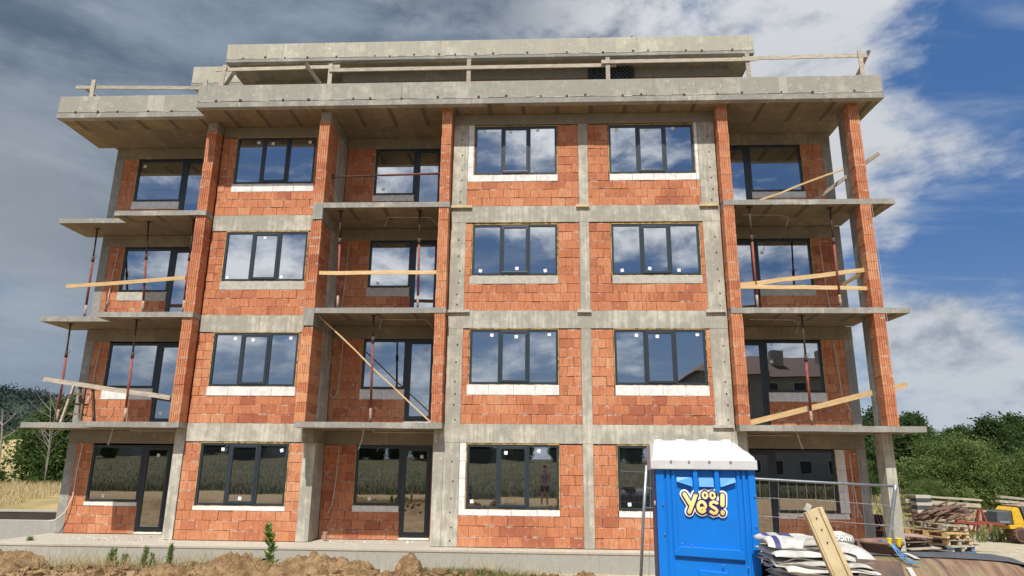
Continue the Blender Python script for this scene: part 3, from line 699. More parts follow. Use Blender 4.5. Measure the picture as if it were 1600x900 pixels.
for i in range(4):
    z = H*i; zb, zt = D0[i]
    # D: the two windows of the middle bay
    a, b = -2.276, 0.0
    infill(-2.46, .585, 0, z, [(a-.02 if i in (1, 2) else -2.46, b+.02, 3)], top=2.433)
    win3(a, b, z+zb, z+zt, 0, SK[('D1', i)])
    sill(a-.05 if i != 3 else a-.03, b+.02, 0, z+.722, z+zb-.012, 'mortar_grey' if i == 2 else 'aac', 4)
    if i in (0, 3): jamb(-2.455, a-.02, 0, z+.722, z+2.43, 4)
    a, b = 1.423, 3.739
    infill(.84, 3.85, 0, z, [(a-.02, b+.02 if i in (0, 1, 2) else 3.85, 3)], top=2.433)
    win3(a, b, z+zb, z+zt, 0, SK[('D2', i)])
    sill(a, b+.02, 0, z+.722, z+zb-.012, 'mortar_grey' if i == 2 else 'aac', 4)
    if i == 3: jamb(b+.02, 3.845, 0, z+.722, z+2.43, 4)
    # B: the window left of the loggia
    a, b = -9.31, -6.97; zb2 = {0: .84, 1: .97, 2: .97, 3: .97}[i]; zt2 = {0: 2.40, 1: 2.42, 2: 2.41, 3: 2.42}[i]
    infill(-9.745, -6.585, .57, z, [(a-.015, b+.02, 3)], top=2.433)
    win3(a, b, z+zb2, z+zt2, .57, SK[('B', i)]); sill(a-.03, b+.03, .57, z+.722, z+zb2-.012, 'mortar_grey' if i == 2 else 'aac', 4)
    # C: loggia
    zc = {0: .85, 1: 1.0, 2: .98, 3: .91}[i]; zd = .06 if i != 1 else .14
    infill(-6.275, -2.90, 1.35, z, [(-5.41, -4.16, 3), (-4.16, -3.36, 0)], top=2.40)
    win1(-5.41, -4.18, z+zc, z+2.38, 1.35, {0: [(.32, .07)], 2: [(.2, .06)], 1: [(.2, .06)]}.get(i, [(.2, .1)])); door(-4.175, -3.365, z+zd, z+2.385, 1.35, [(.75, .93)] if i < 2 else None)
    sill(-5.43, -4.19, 1.35, z+.722 if i else z+.69, z+zc-.012, 'aac' if i != 2 else 'mortar_grey', 2); sill(-4.17, -3.36, 1.35, z+.002, z+zd-.006, 'aac', 1)
    # A: the far loggia
    zc = {0: .83, 1: 1.05, 2: .99, 3: .97}[i]
    infill(-13.51, -9.85, 1.85, z, [(-13.05, -11.53, 3), (-11.53, -10.72, 0)], top=2.40)
    win1(-13.04, -11.55, z+zc, z+2.35, 1.85, {0: [(.3, .06)], 1: [(.92, .2)], 3: [(.1, .9)]}.get(i)); door(-11.545, -10.73, z+.06, z+2.36, 1.85, [(.5, .93)] if i == 0 else [(.3, .07)] if i == 1 else None)
    sill(-13.06, -11.56, 1.85, z+.722, z+zc-.012, 'aac' if i != 2 else 'mortar_grey', 2); sill(-11.53, -10.74, 1.85, z+.002, z+.05, 'aac', 1)
    # E: the right loggia, door left of the window
    wr = 7.13 if i else 7.19; zc = {0: .80, 1: .97, 2: .97, 3: .92}[i]
    infill(4.62, 7.745, 1.35, z, [(4.80, 5.62, 0), (5.62, wr+.01 if i else 7.44, 3)], top=2.40)
    door(4.81, 5.605, z+.06, z+2.37, 1.35); win1(5.61, wr, z+zc, z+2.37, 1.35, {2: [(.08, .75)], 1: [(.08, .6)]}.get(i), 'RB')
    sill(5.63, wr+(.03 if i else .22), 1.35, z+(.722 if i else .66), z+zc-.012, 'aac' if i != 2 else 'mortar_grey', 2)
    if i == 0: jamb(7.20, 7.44, 1.35, .80, 2.39, 3)

# lay the bricks: the 300 that show largest are objects of their own, the rest one part
bricks.sort(key=lambda q: -q[0])
def vis_rank(q):
    x, y, z = q[2]
    if z < 2.0 and 1.3 < x < 4.3: return 0.2    # stands behind the toilet
    return 1
bricks.sort(key=lambda q: -q[0]*vis_rank(q))
nsolo = 0; rest = MB()
for sc, key, loc, sx, tone, pale, wall, ry, sz in bricks:
    if nsolo < 300:
        mk = (key, pale)
        if mk not in BRME: BRME[mk] = BR[key].mesh('brick', 'brick_pale' if pale else 'brick')
        par = wall
        o = link('brick', BRME[mk], par, False, Vector(loc)-wloc(par)); o.scale = (sx, 1, sz); o.rotation_euler = (0, ry*.35, ry); nsolo += 1
    else:
        m = BR[key]; c, s = math.cos(ry), math.sin(ry)
        rest.add([(loc[0]+(v[0]*sx)*c-v[1]*s, loc[1]+v[0]*sx*s+v[1]*c, loc[2]+v[2]*sz) for v in m.v], m.f, 1 if pale else 0, tone)
tag(B(rest, 'brickwork', ('brick', 'brick_pale')), kind='stuff')

# --- roof slabs with their upstands
def fascia(x0, x1, y0, z0, zm, z1, th=.18, seam_y=.006, mats=('concrete_fascia',), ret=3.0, right=True, left=True):
    lo = MB().box(x0-.006, x1+.006, y0-.006, y0+th, z0, zm-.012); B(lo, 'slab_edge', 'concrete_grey', bevel=.01)
    up = MB(); n = int((x1-x0)/2.6); rn = random.Random(int(x0*9))
    up.box(x0, x1, y0, y0+th, zm+.006, z1)
    if left: up.box(x0, x0+th, y0+th, y0+ret, zm+.006, z1-.001)
    if right: up.box(x1-th, x1, y0+th, y0+ret, zm+.006, z1-.001)
    B(up, 'parapet', mats[0], bevel=.012)
    B(MB().box(x0+.02, x1-.02, y0+.02, y0+th-.02, zm-.03, zm+.03), 'joint', 'rust_hole')
    # ragged lip of the pour and the shuttering ties
    rg = MB(); x = x0+.1
    while x < x1-.3:
        L = rn.uniform(.08, .5)
        if rn.random() < .62: rg.obox((x+L/2, y0-.002, zm+rn.uniform(-.012, .012)), (L, .022, rn.uniform(.012, .03)), Euler((0, rn.uniform(-.03, .03), 0)).to_matrix())
        x += L
    tag(B(rg, 'pour_lip', 'mortar_grey'), kind='stuff')
    t = MB(); x = x0+.55
    while x < x1-.2:
        k_ = rn.uniform(.55, 1.1)
        if rn.random() < .85: t.obox((x, y0-.006, zm+.02+rn.uniform(-.02, .03)), (.062*k_, .03, .062*k_), Euler((0, rn.uniform(-.3, .3), 0)).to_matrix()); x += rn.uniform(.45, 1.25)
    tag(B(t, 'form_tie', 'rust_hole'), kind='stuff')
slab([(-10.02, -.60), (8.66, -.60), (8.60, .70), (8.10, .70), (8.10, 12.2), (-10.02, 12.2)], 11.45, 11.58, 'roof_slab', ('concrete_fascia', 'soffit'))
fascia(-10.02, 8.66, -.62, 11.445, 11.62, 12.13, ret=1.3)
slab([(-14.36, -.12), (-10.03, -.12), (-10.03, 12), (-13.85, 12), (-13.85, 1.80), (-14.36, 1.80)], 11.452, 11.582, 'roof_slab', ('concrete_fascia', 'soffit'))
fascia(-14.38, -10.03, -.14, 11.447, 11.62, 12.14, ret=1.9, right=False)
B(MB().box(-11.75, -11.25, -.145, 0, 11.64, 12.135), 'concrete_patch', 'patch'); B(MB().box(5.95, 6.17, -.625, -.5, 11.62, 12.125), 'concrete_patch', 'patch')
# penthouse
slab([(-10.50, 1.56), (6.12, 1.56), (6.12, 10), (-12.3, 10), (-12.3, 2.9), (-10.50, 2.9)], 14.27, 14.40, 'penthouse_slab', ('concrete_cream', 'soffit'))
fascia(-10.50, 6.12, 1.54, 14.268, 14.38, 14.92, mats=('concrete_cream',), ret=5)
fascia(-12.32, -10.51, 2.88, 14.266, 14.38, 15.0, mats=('concrete_cream',), ret=3, right=False)
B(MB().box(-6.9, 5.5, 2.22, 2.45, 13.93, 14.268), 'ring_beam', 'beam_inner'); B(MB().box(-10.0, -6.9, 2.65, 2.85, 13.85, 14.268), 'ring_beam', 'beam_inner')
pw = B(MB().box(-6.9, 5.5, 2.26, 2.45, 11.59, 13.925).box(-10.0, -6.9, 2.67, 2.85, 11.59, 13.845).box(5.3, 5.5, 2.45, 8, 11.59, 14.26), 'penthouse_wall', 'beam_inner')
rb = MB()
for a, b in ((-2.75, -1.9), (-.55, .15), (.7, 1.4), (2.35, 3.1), (4.4, 5.48)):
    x = a
    while x < b:
        e = min(b, x+.37); rb.add([(v[0]*(e-x-.008)/.367+(x+e)/2, v[1]+2.235, v[2]+13.80) for v in BR['wall'].v], BR['wall'].f, 0, random.uniform(.01, 1)); x = e
tag(rb.build('brickwork', 'brick', pw), kind='stuff')

# --- shuttering tie holes in the columns of the middle bay
t = MB(); rn = random.Random(3)
for i in range(4):
    for x, ph in ((-2.62, 0), (4.15, .1)):
        for dz in (.12, .42, .75, 1.05, 1.5, 1.95):
            x_ = x+rn.uniform(-.03, .03); z_ = H*i+dz+ph*.3+rn.uniform(-.04, .04); t.box(x_-.016, x_+.016, -.010, .01, z_, z_+rn.uniform(.025, .045))
tag(B(t, 'form_tie', 'rust_hole'), kind='stuff')
# --- electric conduits hanging on the loggia walls and from the slabs
def cable(pts, r=.013, name='conduit', m='cable'): return B(MB().tube(pts, r, 6), name, m)
cable([(-13.40, 1.83, 2.39), (-13.33, 1.82, 2.38), (-13.38, 1.83, 1.6), (-13.36, 1.80, .95), (-13.45, 1.72, .55), (-13.62, 1.62, .35), (-13.75, 1.55, .33)], .017)
cable([(-13.33, 1.84, 8.13), (-13.22, 1.83, 8.14), (-13.26, 1.82, 7.3), (-13.28, 1.80, 6.5), (-13.36, 1.78, 6.05), (-13.40, 1.75, 5.95)])
cable([(-13.32, 1.84, 5.28), (-13.28, 1.82, 5.25), (-13.33, 1.82, 4.4), (-13.32, 1.80, 3.8), (-13.45, 1.74, 3.35)])
cable([(-6.25, 1.33, 2.36), (-5.88, 1.33, 2.35), (-5.90, 1.32, 1.5), (-5.95, 1.30, .85), (-6.02, 1.22, .64)])
cable([(-6.02, 1.33, 8.16), (-6.03, 1.32, 7.2), (-6.08, 1.30, 6.2), (-6.10, 1.28, 6.0)])
cable([(-5.98, 1.33, 5.30), (-6.0, 1.32, 4.3), (-6.03, 1.30, 3.75), (-6.12, 1.25, 3.62), (-6.22, 1.22, 3.75)])
cable([(7.60, 1.33, 8.10), (7.36, 1.32, 8.10), (7.40, 1.32, 7.4), (7.42, 1.30, 6.6), (7.46, 1.27, 6.1), (7.56, 1.2, 5.95), (7.64, 1.2, 5.97)])
cable([(7.46, 1.33, 5.25), (7.50, 1.32, 4.5), (7.52, 1.30, 3.8), (7.68, 1.22, 3.35)])
cable([(7.72, 1.33, 2.28), (7.55, 1.32, 2.28), (7.56, 1.31, 1.6), (7.60, 1.30, .95), (7.58, 1.26, .72), (7.66, 1.24, .74), (7.60, 1.25, .9)])
cable([(-11.95, .9, 2.76), (-11.97, .9, 2.55), (-12.0, .88, 2.32)], .016); cable([(-5.0, .4, 2.76), (-5.03, .4, 2.5), (-5.1, .38, 2.25)], .016)
cable([(5.9, .3, 2.76), (5.95, .3, 2.55), (6.0, .28, 2.36)], .016)
for x0, x1, y in ((-11.4, -9.9, .8), (-4.8, -3.2, .6), (4.7, 5.9, .6)): cable([(x0, y, 2.765), (x0, y, 2.72), (x0+.05, y, 2.70), (x1, y, 2.70)], .009)
for i in (2, 3):
    cable([(5.0, .4, H*i-.145), (6.1, .4, H*i-.16), (6.25, .4, H*i-.25), (6.15, .38, H*i-.5)], .01); cable([(-3.3, .4, H*i-.4), (-3.5, .4, H*i-.16), (-4.7, .4, H*i-.15), (-4.75, .38, H*i-.42)], .01)
cable([(8.12, -.34, 8.6), (8.13, -.345, 6.5), (8.12, -.345, 4.0), (8.10, .17, 2.7), (8.04, .18, 1.4)], .004, 'string')
B(MB().cyl((-5.97, .95, .10), .055, .20, 14).cyl((-5.97, .95, .19), .065, .03, 14), 'drain_pipe', 'pink_board')

# ================================================================== AROUND THE BUILDING
tw = thing('terrace_wall', 'long low grey concrete plinth wall in front of the ground floor', 'wall', (-5.5, -.3, -.7))
MB().box(-13.95, 8.9, -.56, -.045, -.9, -.016).box(-21, -13.955, -.56, -.36, -.9, -.016).box(-13.95, -13.72, -.045, 2.0, -.9, -.018).build('plinth', 'concrete_smooth', tw, bevel=.012)
MB().box(-21, 8.9, -.575, -.352, -.06, -.006).build('coping', 'ledge', tw, bevel=.008); MB().box(-13.8, 8.6, -.345, 1.84, -.02, -.010).build('screed', 'ledge', tw)
rw = thing('retaining_wall', 'low grey concrete retaining wall left of the building', 'wall', (-17, 2.1, -.1))
MB().box(-24, -13.85, 2.02, 2.22, -.9, .30).build('front_wall', 'concrete_smooth', rw, bevel=.01)
bw = thing('pit_wall', 'dark rear wall of the pit behind the low retaining wall', 'wall', (-18, 5.7, -.1))
MB().box(-26, -14.0, 5.55, 5.75, -.4, .27).build('dark_face', 'pit_dark', bw); MB().box(-26, -14.0, 5.53, 5.80, .27, .33).build('wall_cap', 'concrete_smooth', bw, bevel=.01)  # rear face coloured much darker than its concrete cap
# rubble and mortar droppings on the ledge
rng = np.random.RandomState(5); mb = MB()
for q in range(220):
    x = rng.uniform(-12.6, -3.5); y = rng.uniform(.2, 1.25)
    if -9.75 < x < -6.3: continue
    s = rng.uniform(.006, .022); mb.obox((x, y, .0+s*.3-.01), (s*rng.uniform(1, 3), s*1.5, s*.7), Euler((rng.rand(), rng.rand(), rng.rand()*6)).to_matrix(), int(rng.rand() < .3))
tag(mb.build('mortar_rubble', ('aac', 'brick')), 'crumbs of mortar and brick lying on the loggia floors', 'rubble', kind='stuff')

# --- steel props
def prop(name, base, top, label, ret=.62):
    b, t = Vector(base), Vector(top); d = t-b; L = d.length; d.normalize()
    root = thing('steel_prop', label, 'prop', base, group='steel props under the balcony slabs')
    mid = b+d*L*ret
    MB().tube([b+d*L*.13, mid], .031, 12).build('outer_tube', 'rust_red', root, smooth=True)
    MB().tube([b+d*.01, b+d*L*.13], .0312, 12).build('cement_splash', 'rust_pale', root, smooth=True)
    MB().tube([mid, t-d*.01], .024, 10).build('inner_tube', 'rust_dark', root, smooth=True)
    MB().tube([mid-d*.14, mid+d*.03], .040, 12).build('collar', 'rust_dark', root, smooth=True)
    lp = [mid+Vector((.03, 0, 0))+Vector((.075*math.cos(a), .01, .03+.035*math.sin(a))) for a in np.linspace(-2.6, 2.6, 11)]
    MB().tube(lp, .006, 5).build('pin_ring', 'rust_dark', root)
    for nm, c in (('base_plate', b+Vector((0, 0, .006))), ('head_plate', t-Vector((0, 0, .008)))): MB().obox(c, (.14, .14, .01)).build(nm, 'rust_dark', root)
prop('p', (-13.23, .85, 5.80), (-13.53, 1.18, 8.56), 'rusty steel prop leaning at the outer left end of the second-floor left balcony', .66)
prop('p', (-11.27, .35, 5.80), (-11.66, .62, 8.56), 'rusty steel prop in the middle of the second-floor left balcony', .62)
prop('p', (-10.12, .30, 5.80), (-10.28, .52, 8.56), 'rusty steel prop beside the brick pier of the second-floor left balcony', .60)
prop('p', (-13.54, .90, 2.90), (-13.72, 1.02, 5.66), 'rusty steel prop beside the wooden trestle on the first-floor left balcony', .70)
prop('p', (-11.29, .30, 2.90), (-11.48, .48, 5.66), 'rusty steel prop in front of the window of the first-floor left balcony', .66)
prop('p', (-5.74, -.18, 5.80), (-5.88, -.10, 8.56), 'rusty steel prop at the left end of the second-floor middle balcony', .70)
prop('p', (-3.64, -.15, 5.80), (-3.72, -.06, 8.56), 'rusty steel prop at the right end of the second-floor middle balcony', .70)
prop('p', (-4.70, -.16, 2.90), (-4.80, -.08, 5.66), 'rusty steel prop standing alone on the first-floor middle balcony', .78)
prop('p', (5.04, -.20, 5.80), (5.04, -.18, 8.56), 'rusty steel prop at the left end of the second-floor right balcony', .70)
prop('p', (7.10, -.20, 5.80), (7.17, -.06, 8.56), 'rusty steel prop at the right end of the second-floor right balcony', .68)
prop('p', (6.13, -.12, 2.90), (6.16, -.08, 5.66), 'rusty steel prop standing alone on the first-floor right balcony', .62)
hp = thing('horizontal_prop', 'red steel prop wedged level across the top-floor middle loggia', 'prop', (-4.7, .2, 9.72))
MB().tube([(-6.24, .2, 9.69), (-4.9, .2, 9.725)], .022, 10).build('inner_tube', 'rust_dark', hp, smooth=True); MB().tube([(-4.9, .2, 9.725), (-3.16, .2, 9.765)], .03, 12).build('outer_tube', 'rust_red', hp, smooth=True)
MB().tube([(-5.06+.11*math.cos(a), .17, 9.70+.10*math.sin(a)) for a in np.linspace(0.3, 6.0, 16)], .008, 5).build('pin_ring', 'rust_dark', hp); MB().obox((-6.25, .2, 9.69), (.012, .14, .14)).build('base_plate', 'rust_dark', hp)

# --- boards nailed across the balconies
def plank(a, b, wd, th, mat, label, name='wooden_board', upv=(0, 0, 1)):
    a, b = Vector(a), Vector(b); c = (a+b)/2; d = b-a; L = d.length; rot = d.to_track_quat('X', 'Z')
    mb = MB(); n = 6; rn = random.Random(int(L*1000))
    vs = []; fs = []
    for i in range(n+1):
        x = -L/2+L*i/n; o = rn.uniform(-.004, .004)*3; k = rn.uniform(-.002, .002)
        for y, z in ((-th/2, -wd/2), (th/2, -wd/2), (th/2, wd/2), (-th/2, wd/2)): vs.append((x, y, z+o+k))
    for i in range(n): fs += [(i*4+j, (i+1)*4+j, (i+1)*4+(j+1) % 4, i*4+(j+1) % 4) for j in range(4)]
    fs += [(3, 2, 1, 0), (n*4, n*4+1, n*4+2, n*4+3)]
    mb.add(vs, fs); o = mb.build(name, mat, None); o.location = c; o.rotation_euler = rot.to_euler()
    return tag(o, label, 'board') if label else o
plank((-13.85, .76, 6.67), (-10.10, .16, 6.76), .105, .03, 'wood_new', 'pale wooden board nailed across the second-floor left balcony')
plank((-14.05, .80, 4.06), (-10.08, .17, 3.52), .115, .035, 'wood_grey', 'weathered wooden board sloping down across the first-floor left balcony')
plank((-6.28, -.25, 6.76), (-3.17, -.25, 6.77), .10, .03, 'wood_new', 'level yellow wooden board across the second-floor middle balcony')
plank((-6.28, -.05, 5.66), (-3.20, -.15, 2.93), .035, .03, 'wood_new', 'thin wooden batten slanting across the first-floor middle balcony')
plank((4.63, -.22, 6.42), (7.84, -.10, 6.84), .11, .03, 'wood_new', 'upper yellow board sloping up across the second-floor right balcony')
plank((4.63, -.24, 6.38), (7.84, -.14, 6.34), .10, .03, 'wood_new', 'lower yellow board across the second-floor right balcony')
plank((7.78, -.02, 6.75), (7.62, 1.30, 6.70), .09, .03, 'wood_new', 'short board running back from the right pier on the second-floor right balcony')
plank((4.66, -.10, 2.98), (8.80, .45, 3.98), .13, .035, 'wood_new', 'long yellow board rising right across the first-floor right balcony past the pier')
plank((5.14, .20, 8.76), (7.80, .30, 9.82), .045, .03, 'wood_new', 'thin batten slanting up across the top-floor right balcony')
plank((7.25, .95, 9.20), (8.45, -.40, 9.96), .10, .03, 'wood_grey', 'weathered board sticking out past the brick pier of the top-floor right balcony')
# --- trestle and ladder on the first-floor left balcony
tr = thing('wooden_trestle', 'old wooden trestle standing at the outer left end of the first-floor left balcony', 'trestle', (-13.2, 1.0, 2.9))
for a, b, m in (((-13.40, .86, 2.9), (-13.28, 1.0, 4.0), 'wood_grey'), ((-12.85, .86, 2.9), (-12.98, 1.0, 3.95), 'wood_dark'), ((-13.12, 1.25, 2.9), (-13.16, 1.05, 3.95), 'wood_dark'), ((-12.72, 1.25, 2.9), (-12.80, 1.05, 3.9), 'wood_dark')):
    MB().beam(a, b, .05, .07, (0, 1, 0)).build('leg', m, tr)
MB().beam((-13.46, 1.0, 4.02), (-12.70, 1.0, 3.90), .07, .07).build('top_rail', 'wood_dark', tr)
for z in (3.15, 3.42, 3.70): MB().beam((-13.34, 1.0, z), (-12.82, 1.0, z-.03), .04, .05).build('rung', 'wood_dark', tr)

# --- guard rails on the roof edge
def rail(label, posts, rails, braces, cx):
    g = thing('guard_rail', label, 'guard rail', cx)
    for (x, y, z0, z1, ln) in posts: MB().beam((x, y, z0), (x+ln, y-.01, z1), .03, .115, (1, 0, 0)).build('post', 'wood_grey', g)
    for a, b in rails: MB().beam(a, b, .03, .105).build('board', 'wood_grey', g)
    for a, b in braces: MB().beam(a, b, .03, .10, (1, 0, 0)).build('brace', 'wood_grey', g)
RY = -.38
rail('weathered timber guard rail along the main roof edge',
     [(-9.98, RY, 11.9, 12.45, 0), (-9.53, RY, 12.0, 12.92, .06), (-6.40, RY, 12.0, 12.90, 0), (-2.46, RY, 12.0, 12.98, 0), (1.42, RY, 12.0, 12.95, 0), (5.27, RY, 12.0, 13.0, -.02), (8.32, RY, 12.0, 13.04, -.02)],
     [((-9.75, RY+.04, 12.80), (-6.15, RY+.04, 12.84)), ((-6.42, RY-.035, 12.68), (-2.22, RY-.035, 12.69)), ((-2.55, RY+.04, 12.74), (1.66, RY+.04, 12.74)), ((1.24, RY-.035, 12.80), (5.52, RY-.035, 12.80)), ((5.15, RY+.04, 12.88), (8.52, RY+.04, 12.90))],
     [((-7.12, RY-.05, 12.90), (-6.45, RY+.5, 12.02)), ((-9.2, RY+.05, 12.75), (-9.9, RY+.6, 12.25)), ((8.62, RY+.1, 13.10), (8.18, RY+.9, 12.0))], (-.5, RY, 12.13))
rail('short weathered timber guard rail on the lower left roof', [(-13.60, .05, 12.0, 12.78, 0)], [((-14.15, .09, 12.58), (-10.0, .09, 12.48))], [((-13.95, .15, 12.62), (-13.1, 1.2, 12.0))], (-12, .05, 12.13))
# --- black plastic lattice leaning on the penthouse wall
bm_ = thing('plastic_lattice', 'black plastic lattice sheet leaning on the penthouse wall', 'lattice', (1.8, 2.1, 11.6))
mb = MB(); rn = random.Random(9)
mb.box(1.06, 2.52, 2.17, 2.185, 11.6, 14.24)
l2 = MB()
for q in range(-14, 15):
    for s in (1, -1):
        z0 = 12.9+q*.13; x0, x1 = 1.08, 2.50; za, zb = z0-(x1-x0)*.45*s, z0+(x1-x0)*.45*s
        l2.beam((x0, 2.13+rn.uniform(-.02, .02), za), (x1, 2.12+rn.uniform(-.02, .02), zb), .02, .028, (0, 1, 0))
mb.build('backing_sheet', 'dark_rubber', bm_); tag(l2.build('lattice_bar', 'bitumen', bm_), kind='stuff')

# ================================================================== THE PORTABLE TOILET
TLX = .07
tl = thing('portable_toilet', 'bright blue portable toilet with a white ribbed roof and a cartoon-lettered sticker', 'toilet', (1.35, -9.1, 0), (0, 0, R(-6.5)))
def cham(mb_, nm, m, bev=.01): return mb_.build(nm, m, tl, bevel=bev)
cham(MB().box(.86, 1.83, -9.68, -8.60, .12, 1.90), 'body', 'toilet_blue')
for x0, x1 in ((.835, .925), (1.79, 1.865)): cham(MB().box(x0, x1, -9.705, -9.60, .10, 1.90), 'corner_post', 'toilet_blue', .012)
cham(MB().box(.826, .852, -9.66, -8.62, .10, 1.88), 'side_panel', 'toilet_dark')
# moulded back panel: raised rails, frame of the sunken field
for x0, x1, y in ((.945, .985, -9.705), (1.73, 1.765, -9.705)): cham(MB().box(x0, x1, y, -9.66, .12, 1.89), 'rail', 'toilet_blue', .012)
fr = MB()
fr.prism([(1.00, .99), (1.71, .96), (1.71, 1.03), (1.655, 1.06), (1.06, 1.085), (1.00, 1.03)], -9.712, -9.66); cham(fr, 'panel_frame', 'toilet_blue', .008)
for x0, x1 in ((1.00, 1.04), (1.675, 1.71)): cham(MB().box(x0, x1, -9.70, -9.66, 1.03, 1.86), 'panel_frame', 'toilet_blue', .008)
cham(MB().prism([(1.22, .60), (1.55, .60), (1.53, .84), (1.24, .86)], -9.71, -9.66), 'panel_frame', 'toilet_blue', .01)
for k, (x0, x1, zl, zr) in enumerate(((1.055, 1.215, 1.735, 1.685), (1.285, 1.435, 1.685, 1.685), (1.505, 1.66, 1.685, 1.735))):   # slanting vent scoops
    mb = MB(); y0, y1 = -9.722, -9.683
    vs = [(x0, y0, zl), (x1, y0, zr), (x1, y0+.004, zr+.004), (x0, y0+.004, zl+.004), (x0, y1, 1.79), (x1, y1, 1.79), (x1, -9.66, 1.79), (x0, -9.66, 1.79), (x0, -9.66, zl-.01), (x1, -9.66, zr-.01)]
    mb.add(vs, [(0, 1, 5, 4), (4, 5, 6, 7), (0, 8, 9, 1), (0, 4, 7, 8), (1, 9, 6, 5)])
    mb.build('vent_scoop', 'toilet_sunlit', tl)
for x0, x1 in ((1.225, 1.275), (1.445, 1.495)): cham(MB().box(x0, x1, -9.725, -9.66, 1.62, 1.89), 'vent_rib', 'toilet_blue', .012)
for x, z in ((1.08, 1.115), (1.18, 1.105), (1.48, .915), (1.73, .90), (.90, 1.50), (.905, 1.2), (1.845, 1.6), (1.84, 1.3)): MB().cyl((x, -9.714, z), .007, .02, 8, 'Y').build('rivet', 'galv', tl)
MB().cyl((.825, -9.62, 1.50), .03, .03, 14, 'X').build('hinge', 'rust_pale', tl)
# roof: eaves skirt, sloping dome with ribs
def roofz(x, y):       # height of the dome
    f = min(1, max(0, (y+9.74)/.16)); bck = min(1, max(0, (-8.52-y)/.16)); e = min(f, bck)
    e = e*e*(3-2*e)
    rt = min(1, max(0, (1.885-x)/.25)); rt = rt*rt*(3-2*rt); lf = min(1, max(0, (x-.79)/.03))
    return 1.925+.03*min(1, max(0, (1.885-x)/.05))+(.215*e)*min(lf, .32+.68*rt)
n1, n2 = 46, 30; rv = []; rf = []
for j in range(n2+1):
    for i in range(n1+1):
        x = .79+1.095*i/n1; y = -9.725+1.22*j/n2; z = roofz(x, y)
        s = (x-.79)/.245; rr = math.sin(s*math.pi*2-(y+9.7)*5.0)
        z += (.020*min(1, max(0, (y+9.72)/.04))*(1-.7*min(1, max(0, (y+9.60)/.1))))*(1 if rr > .25 else 0)*(1 if .05 < (x-.79)/1.095 < .86 else .3)
        rv.append((x, y, z))
for j in range(n2):
    for i in range(n1): a = j*(n1+1)+i; rf.append((a, a+1, a+n1+2, a+n1+1))
mb = MB().add(rv, rf); mb.build('roof', 'toilet_white', tl)
sk = MB().box(.785, 1.89, -9.745, -9.705, 1.862, 1.962).box(.785, 1.89, -8.53, -8.50, 1.862, 1.962).box(.785, .81, -9.735, -8.53, 1.862, 2.13).box(1.865, 1.89, -9.735, -8.53, 1.862, 1.95); sk.build('eaves', 'toilet_white', tl, bevel=.008)
for x in (1.0, 1.19, 1.40, 1.62): MB().cyl((x, -9.74, 1.945), .012, .03, 10, 'Y').build('screw', 'rust_pale', tl)
# sticker lettering "oo Yes!"
def arc(cx, cz, rx, rz, a0, a1, n=18): return [(cx+rx*math.cos(R(a0+(a1-a0)*i/n)), cz+rz*math.sin(R(a0+(a1-a0)*i/n))) for i in range(n+1)]
# measured in sticker units: x 0..10, z 0..6
strokes = [([(1.08, 5.08), (2.23, 3.0)], .43), ([(3.50, 5.08), (2.75, 3.2), (1.95, 1.30)], .43),
           ([(3.85, 2.02), (5.30, 2.28)]+arc(4.60, 2.42, .80, 1.10, 5, 312, 24), .33),
           ([(7.78, 3.30), (7.10, 3.58), (6.50, 3.28), (6.42, 2.80), (6.85, 2.42), (7.42, 2.12), (7.74, 1.66), (7.52, 1.20), (7.0, 1.05), (6.42, 1.42)], .33),
           (arc(5.39, 4.92, .47, .62, 0, 360, 20), .24), (arc(6.97, 4.92, .47, .62, 0, 360, 20), .24),
           ([(9.05, 4.90), (8.92, 2.95)], .47), ([(8.86, 1.30), (8.86, 1.18)], .46)]
SX, SZ, OX, OZ = .0490, .0470, 1.075, 1.366
for nm, m, ex, y in (('sticker_border', 'logo_white', .60, -9.697), ('sticker_outline', 'logo_navy', .28, -9.703), ('sticker_lettering', 'logo_yellow', 0.0, -9.709)):
    mb = MB()
    if ex > .1:
        for q, (x, z, r_) in enumerate(((2.5, 2.6, .5), (6.1, 3.1, 1.0), (6.2, 1.6, .8), (8.0, 2.2, .9), (4.0, 1.8, .6), (7.0, 4.0, .5), (5.2, 3.9, .5), (3.6, 3.2, .5), (8.5, 3.4, .4))):
            rr = (r_+ex*.5)*SX; yy = y+.0006*(q+1); mb.add([(OX+x*SX+rr*math.cos(a), yy, OZ+z*SZ+rr*math.sin(a)) for a in np.linspace(0, 6.283, 21)[:-1]], [tuple(range(20))])
    for pts, r_ in strokes:
        P3 = [(OX+x*SX, y, OZ+z*SZ) for x, z in pts]; rr = (r_+ex)*SX
        if pts[0] != pts[-1]:
            d0 = (Vector(P3[0])-Vector(P3[1])).normalized(); d1 = (Vector(P3[-1])-Vector(P3[-2])).normalized()
            caps0 = [Vector(P3[0])+d0*rr*math.sin(a) for a in (1.45, 1.1, .7, .35)]; caps1 = [Vector(P3[-1])+d1*rr*math.sin(a) for a in (.35, .7, 1.1, 1.45)]
            rad = [rr*math.cos(a) for a in (1.45, 1.1, .7, .35)]+[rr]*len(P3)+[rr*math.cos(a) for a in (.35, .7, 1.1, 1.45)]
            P3 = caps0+P3+caps1
        else: rad = rr
        mb.tube(P3, rad, 12, flat=(y, .06))
    mb.build(nm, m, tl, smooth=True)

tl.location.x += TLX
